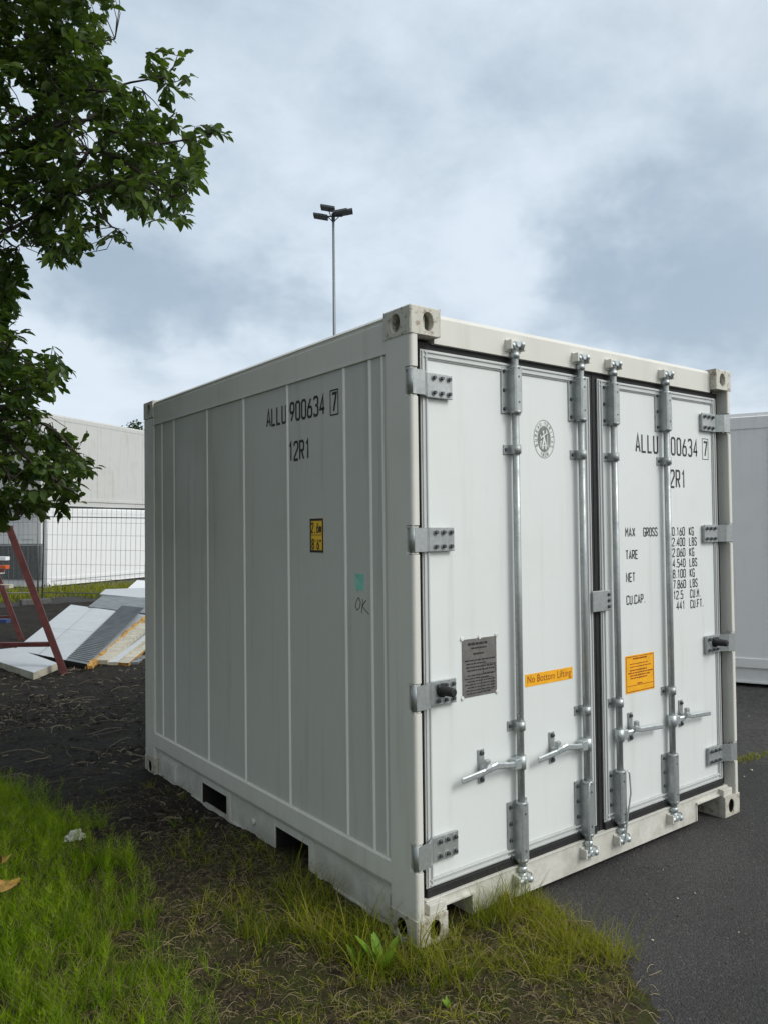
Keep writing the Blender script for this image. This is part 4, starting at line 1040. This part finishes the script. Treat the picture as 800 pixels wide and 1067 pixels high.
# flat white slab lying on the ground
world_plate('insulated_panel', [G0(35, 701, .10), G0(60, 691, .10), G0(15, 675, .10), G0(-32, 680, .10)], .085, ['panel_white', 'cream'], 'thin white slab lying flat on the soil under the trestle', 'panel')
g = 'discarded insulated panels leaning in a pile'
A = G0(15, 677, .09); B = G0(69, 690, .07); Bq = G0(91, 692.5, .10)
Cc = at_depth(152, 641, 13.4); Dq = at_depth(128, 635.4, 13.9); Dd = at_depth(74, 630, 14.6)
o, c0, n = world_plate('insulated_panel', [A, Bq, Cc, Dd], .13, ['panel_white', 'foam', 'inside'], 'large pale panel on top of the pile with torn yellow foam edge', 'panel', g, (2, 1, 0, 0))
# ribbed grey band along its right edge
mb = MB()
e0 = (B - c0) + n * .004; e1 = (Bq - c0) + n * .004; f0 = (Dq - c0); f1 = (Cc - c0)
pn = lambda p: p - n * ((p - (A - c0)).dot(n)) + n * .004
e0, e1, f0, f1 = map(pn, (e0, e1, f0, f1))
mb.add([e0, e1, f1, f0], [(0, 1, 2, 3)])
for i in range(1, 44):
    t = i / 44; a = e0.lerp(f0, t); b = e1.lerp(f1, t); dr = (f0 - e0).normalized() * .012; mb.add([a + n * .004, b + n * .004, b + dr + n * .012, a + dr + n * .012], [(0, 1, 2, 3)]); mb.add([a + dr + n * .012, b + dr + n * .012, b + dr * 2.2 + n * .004, a + dr * 2.2 + n * .004], [(0, 1, 2, 3)])
mb.build('ribbed_band', 'panel_grey', o)
mb = MB(); a = pn((A - c0).lerp(Dd - c0, .42)); b = pn((B - c0).lerp(Dq - c0, .42)); d_ = (Dd - A).normalized() * .01
mb.add([a, b, b + d_, a + d_], [(0, 1, 2, 3)]); a = pn((A - c0).lerp(B - c0, .5)) ; b = pn((Dd - c0).lerp(Dq - c0, .5)); d_ = (B - A).normalized() * .008
mb.add([a + n * .001, b + n * .001, b + d_ + n * .001, a + d_ + n * .001], [(0, 1, 2, 3)]); mb.build('joint', 'concrete', o)
# ragged foam lip
mb = MB(); rs = random.Random(2)
pts = []
for i in range(26):
    t = i / 25; p = (Bq - c0).lerp(Cc - c0, t) - n * .052 + Vector((rs.uniform(-.02, .02), rs.uniform(-.02, .02), rs.uniform(-.015, .015))); pts.append(p)
mb.tube(pts, [rs.uniform(.045, .06) for _ in pts], 7, smooth=False); mb.build('torn_foam', 'foam', o)
# lower panels sticking out to the right
def lowpanel(u0, v0, u1, v1, u2, v2, z0, z1, th, mats, label, back=1.0):
    a = G0(u0, v0, z0); b = G0(u1, v1, z0); c = at_depth(u2, v2, 12.6); d = c + (a - b)
    return world_plate('insulated_panel', [a, b, c, d], th, mats, label, 'panel', g, (1, 1, 1, 1))
lowpanel(92, 688, 112, 688, 160, 649, .10, .4, .05, ['cream', 'cream'], 'cream panel just under the torn foam edge')
lowpanel(104, 690, 122, 690, 166, 655, .07, .4, .04, ['panel_white', 'cream'], 'narrow pale grey panel second below the foam edge')
lowpanel(118, 690, 134, 691, 172, 660, .06, .35, .06, ['cream', 'foam'], 'panel with cracked yellow edge low in the pile')
lowpanel(130, 690, 144, 690, 180, 668, .05, .3, .05, ['panel_grey', 'panel_grey'], 'small dark grey panel lowest at the right of the pile')
mb = MB(); p = at_depth(140, 677, 11.2); mb.prism([(0, 0), (.22, .02), (.10, .12)], -.006, .006); o = mb.build('red_scrap', 'orange_paint'); o.location = p; o.rotation_euler = (.5, .2, .3); tag(o, 'red triangular scrap lying among the cream panels', 'scrap')
# sheets behind
world_plate('metal_sheet', [at_depth(92, 632, 14.2), at_depth(160, 640, 13.9), at_depth(166, 622, 15.5), at_depth(108, 620, 15.8)], .03, ['panel_grey', 'panel_grey'], 'dark grey corrugated sheet behind the large pale panel', 'sheet')
world_plate('metal_sheet', [at_depth(104, 619, 15.7), at_depth(160, 624, 15.3), at_depth(166, 612, 16.3), at_depth(110, 614, 16.2)], .03, ['panel_white', 'panel_white'], 'pale blue grey sheet behind the dark grey sheet', 'sheet')
world_plate('metal_sheet', [at_depth(129, 617, 15.9), at_depth(166, 622, 15.6), at_depth(170, 606, 17), at_depth(143, 604.5, 17.2)], .05, ['box_clean', 'box_clean'], 'white sheet tilted highest at the back of the pile', 'sheet')

# ------------------------------------------------------------------ mesh fence
FDp = 18.6
def fence_panel(P, d, label, tilt=0.0):
    r = empty('mesh_fence', P, math.atan2(d[1], d[0]), label=label, cat='fence', group='temporary mesh fence along the stacked containers'); r.rotation_euler.y = tilt
    L = 3.5; H = 2.20
    mb = MB(); mb.tube([(.02, 0, .02), (.02, 0, H), (L, 0, H), (L, 0, .02)], .021, 8); mb.tube([(.02, 0, .17), (L, 0, .17)], .012, 6); mb.tube([(.02, 0, H - .22), (L, 0, H - .22)], .012, 6); mb.build('frame', 'fence', r)
    mb = MB()
    for i in range(1, 30): mb.tube([(i * L / 30, 0, .17), (i * L / 30, 0, H)], .0042, 4, caps=False)
    for k in (.5, .85, 1.2, 1.55, 1.85): mb.tube([(0.02, 0, k), (L, 0, k)], .0045, 4, caps=False)
    mb.build('mesh_wire', 'fence', r)
fa = at_depth(43, 600, FDp); fa.z = .1; dq = Vector((CR.x, CR.y, 0)).normalized()
fence_panel(fa, dq, 'mesh fence panel in front of the bright white container', rad(1.4))
fb = fa - dq * 3.58; fence_panel(fb, dq, 'mesh fence panel ending at the left edge, in front of the cooling grille')
mb = MB(); mb.box((-.36, -.12, 0), (.3, .12, .13), bev=.02); o = mb.build('concrete_block', 'concrete'); o.location = (fa.x - .1, fa.y, 0); tag(o, 'dark block holding the fence posts where the panels meet', 'block')

# ------------------------------------------------------------------ floodlight mast
mp = CAM + CF * 0; r_ = ray(348, 222); dpt = 46; top = at_depth(347.5, 226, dpt)
mast = empty('floodlight_mast', (top.x, top.y, 0), rq, label='tall grey floodlight mast rising behind the container', cat='light mast')
zt = top.z
mb = MB(); mb.tube([(0, 0, 0), (0, 0, zt * .5), (0, 0, zt * .52), (0, 0, zt)], [.17, .115, .105, .07], 14); mb.build('pole', 'mast', mast)
mb = MB(); mb.tube([(-.55, 0, zt + .05), (.55, 0, zt + .05)], .045, 8); mb.tube([(0, -.5, zt + .02), (0, .5, zt + .02)], .045, 8); mb.tube([(0, 0, zt - .25), (0, 0, zt + .2)], .11, 12); mb.tube([(-.35, 0, zt + .05), (0, 0, zt - .3), (.35, 0, zt + .05)], .03, 6)
mb.build('head_frame', 'mast_dark', mast)
for (x, y, dx, dy, tz) in ((-.75, .1, -.5, .3, -.22), (.72, .1, .5, .3, .30), (-.30, -.25, -.3, .6, .55), (.42, -.3, .35, -.4, -.05)):
    mb = MB(); a = Vector((1, .0, .18 if dx > 0 else -.18)).normalized(); b = Vector((0, 1, .04)).normalized(); n = a.cross(b).normalized()
    c = Vector((x, y, zt + .18 + tz * .45)); mb.obox(c, a * .42, b * .36, n * .06); mb.obox(c - n * .066, a * .37, b * .31, n * .006, 1); mb.obox(c + n * .09, a * .16, b * .12, n * .06)
    mb.tube([c, (x * .5, y * .5, zt + .05)], .03, 6)
    mb.build('floodlight', ['mast_dark', 'lens'], mast)

# ------------------------------------------------------------------ trees
LEAF_V = None
def leaf_cloud(P, D, L, Wd, tint, sag=.25):
    """P base points (n,3), D directions, 3-segment folded leaves"""
    n = len(P); D = D / np.linalg.norm(D, axis=1)[:, None]; R = rng.normal(0, 1, (n, 3)); R[:, 2] *= .45
    S = np.cross(D, np.cross(D, R) * 0 + np.stack([R[:, 0] * .5, R[:, 1] * .5, 1 + R[:, 2]], 1)); S /= np.linalg.norm(S, axis=1)[:, None] + 1e-9; U = np.cross(S, D)
    ts = [(0, .06), (.28, .85), (.6, 1.0), (.85, .55), (1.0, .03)]; V = np.zeros((n, 15, 3)); 
    for i, (t, w_) in enumerate(ts):
        c = P + D * (L * t)[:, None]; c[:, 2] -= sag * L * t * t; fold = (.18 * Wd * w_)[:, None] * U
        V[:, 3 * i] = c + S * (Wd * w_ / 2)[:, None] + fold; V[:, 3 * i + 1] = c; V[:, 3 * i + 2] = c - S * (Wd * w_ / 2)[:, None] + fold
    f = np.array([[i * 3 + k, i * 3 + k + 1, i * 3 + k + 4, i * 3 + k + 3] for i in range(4) for k in (0, 1)])
    return V.reshape(-1, 3), (f[None] + (np.arange(n) * 15)[:, None, None]).reshape(-1, 4), np.repeat(tint, 15)

def uvd(u, v, d): return np.array(at_depth(u, v, d)[:])
trunk_base = Vector((-2.35, 3.05, 0))
rng = np.random.default_rng(77)
tree = empty('deciduous_tree', trunk_base, 0, label='leafy broadleaved tree whose branches hang in from the left', cat='tree')
tb = np.array(trunk_base[:])
fork = tb + np.array([.05, -.1, 2.1])
limbs = []   # polylines of world points with radius
def limb(p0, tgt, r0, r1, n=9, wob=.06, sag=.0):
    p0 = np.array(p0, float); tgt = np.array(tgt, float); pts = []; off = rng.normal(0, wob, (3, 3))
    for i in range(n + 1):
        t = i / n; p = p0 + (tgt - p0) * t + (off[0] * math.sin(math.pi * t) + off[1] * math.sin(2 * math.pi * t) * .6 + off[2] * math.sin(4 * math.pi * t) * .3); p[2] += .25 * math.sin(math.pi * t) * (1 - t) + sag * t * t; pts.append(p)
    rs_ = [r0 + (r1 - r0) * (i / n) ** .8 for i in range(n + 1)]; limbs.append((pts, rs_)); return pts
T_ = [tb, tb + [.02, -.02, .7], tb + [.0, -.06, 1.4], fork]
limbs.append((T_, [.15, .12, .105, .095]))
mains = []
for (u, v, d, r) in ((110, 110, 4.3, .022), (160, 180, 4.1, .016), (60, 30, 4.6, .03), (60, 190, 4.4, .020), (-60, 80, 4.4, .05), (-150, -60, 4.2, .05), (30, -120, 4.8, .045), (30, 440, 4.0, .03), (0, 500, 3.9, .025), (-20, 350, 4.2, .03), (-250, 150, 3.8, .04), (-300, 350, 3.6, .035)):
    mains.append(limb(fork + rng.normal(0, .03, 3), uvd(u, v, d), r, .007, 11, .10))
for (a, i, u, v, d) in ((0, 9, 172, 80, 4.2), (0, 8, 150, 95, 4.2), (0, 9, 222, 138, 4.0), (1, 9, 195, 200, 4.0), (1, 9, 122, 238, 4.1), (3, 9, 72, 262, 4.4), (3, 8, 20, 255, 4.5), (7, 9, 66, 385, 4.0), (7, 10, 98, 480, 3.95), (8, 8, 85, 518, 3.9), (8, 9, 20, 540, 3.9), (9, 9, 35, 380, 4.1), (2, 8, 120, 40, 4.5)):
    mains.append(limb(mains[a][i], uvd(u, v, d), .012, .004, 8, .04))
nodes = np.array([p for pts in mains for p in pts[2:]])
POLY = [  # silhouette of the visible crown and the part outside the frame (photo pixels), depth range, shoots
 ([(-420, -230), (60, -230), (130, -60), (118, 0), (108, 35), (98, 45), (102, 70), (130, 78), (148, 100), (162, 118), (188, 127), (212, 138), (212, 165), (200, 200), (193, 230), (168, 238), (140, 222), (125, 205), (98, 225), (88, 245), (86, 268), (60, 275), (38, 258), (0, 252), (-80, 270), (-420, 300)], (3.75, 5.0), 2100),
 ([(150, 62), (170, 48), (190, 60), (196, 85), (188, 108), (166, 112), (155, 90)], (4.0, 4.3), 13),
 ([(205, 130), (215, 126), (232, 130), (226, 142), (212, 148)], (4.0, 4.1), 3),
 ([(112, 240), (125, 238), (128, 255), (116, 258)], (4.0, 4.1), 3),
 ([(-200, 255), (5, 258), (26, 270), (18, 300), (10, 325), (-60, 345), (-200, 330)], (4.4, 5.4), 260),
 ([(-260, 320), (0, 322), (18, 345), (60, 362), (64, 385), (55, 405), (30, 420), (52, 435), (76, 462), (95, 478), (92, 495), (70, 500), (86, 518), (60, 528), (30, 535), (5, 545), (-80, 560), (-260, 520)], (3.7, 4.7), 520),
 ([(-560, -260), (-30, -260), (-30, 440), (-560, 460)], (5.0, 7.4), 900),  # unseen crown volume, added to darken the far end of the side wall
]
Vp = []; twigs = []
allP = []; allD = []; allT = []; allL = []
for poly, (d0, d1), cnt in POLY:
    cnt = int(cnt * 2.1) if cnt > 100 else cnt
    xs = [p[0] for p in poly]; ys = [p[1] for p in poly]; got = 0
    while got < cnt:
        u = rng.uniform(min(xs), max(xs)); v = rng.uniform(min(ys), max(ys))
        if not inside(poly, np.array([u]), np.array([v]))[0]: continue
        if vnoise(np.array([u + 900.]), np.array([v + 900.]), 1 / 34, 41)[0] < .24 and u > -10 and rng.random() < .8: continue
        got += 1; d = rng.uniform(d0, d1); P = uvd(u, v, d)
        k = np.argmin(((nodes - P) ** 2).sum(1)); B = nodes[k]; out = P - B; dist = np.linalg.norm(out) + 1e-6
        dirv = out / dist * .7 + rng.normal(0, .45, 3) + np.array([.12, -.12, -.12]); dirv /= np.linalg.norm(dirv)
        sl_ = rng.uniform(.08, .17); base = P - dirv * sl_ * .5; tip = P + dirv * sl_ * .5
        if dist < .32 and rng.random() < .8: twigs.append((B, B * .5 + base * .5 + rng.normal(0, .02, 3), base, tip))
        else: twigs.append((base, base * .5 + tip * .5 + rng.normal(0, .004, 3), tip))
        nl = rng.integers(6, 11); tn = rng.uniform(0, .7)
        for j in range(nl):
            t = j / (nl - 1); b = base + (tip - base) * t; sd_ = np.cross(dirv, [0, 0, 1.0]); sd_ /= np.linalg.norm(sd_) + 1e-6
            ang = (1 if j % 2 else -1) * (1.0 - .6 * t); dd = dirv * math.cos(ang) + sd_ * math.sin(ang) + rng.normal(0, .28, 3)
            allP.append(b); allD.append(dd); allT.append(np.clip(tn + rng.normal(0, .15) + .25 * (rng.random() < .12), 0, 1)); allL.append(rng.uniform(.046, .078) * (1 - .3 * (t > .9)))
allP = np.array(allP); allD = np.array(allD); allT = np.array(allT); allL = np.array(allL)
V, F, T = leaf_cloud(allP, allD, allL, allL * rng.uniform(.48, .62, len(allL)), allT)
crown = np_mesh('crown', V - tb, F, 'leaf', True, T); crown.parent = tree
mb = MB()
for pts, rs_ in limbs[:1]: mb.tube([Vector(p) - trunk_base for p in pts], rs_, 12)
mb.build('trunk', 'bark', tree)
mb = MB()
for pts, rs_ in limbs[1:]: mb.tube([Vector(p) - trunk_base for p in pts], rs_, 7)
for tw in twigs: mb.tube([Vector(p) - trunk_base for p in tw], [.0032, .0025, .0018, .0010][:len(tw)] if len(tw) == 4 else [.0022, .0018, .001], 4, caps=False)
mb.build('branches', 'bark', tree)

def far_tree(P, h, r, seed, label, n=1500, ls=.22):
    rs = np.random.default_rng(seed); t = empty('deciduous_tree', (P[0], P[1], 0), 0, label=label, cat='tree', )
    mb = MB(); mb.tube([(0, 0, 0), (.1, 0, h * .4), (0, .1, h * .85)], [.25, .18, .05], 8); mb.build('trunk', 'bark', t)
    c = rs.normal(0, 1, (26, 3)); c /= np.linalg.norm(c, axis=1)[:, None]; c *= rs.uniform(.3, .85, (26, 1)) * r; c[:, 2] = c[:, 2] * 1.1 + h - r * 1.25
    k = rs.integers(0, 26, n); p = c[k] + rs.normal(0, r * .17, (n, 3)); d = rs.normal(0, 1, (n, 3)); L = rs.uniform(.6, 1.2, n) * ls
    V, F, T = leaf_cloud(p, d, L, L * .6, rs.random(n)); o = np_mesh('crown', V, F, 'leaf_far', True, T); o.parent = t
p = at_depth(142, 500, 55); far_tree(p, (556 - 434) / 814 * 55 + 1.4, 1.1, 5, 'distant tree whose top shows above the stacked grey container')
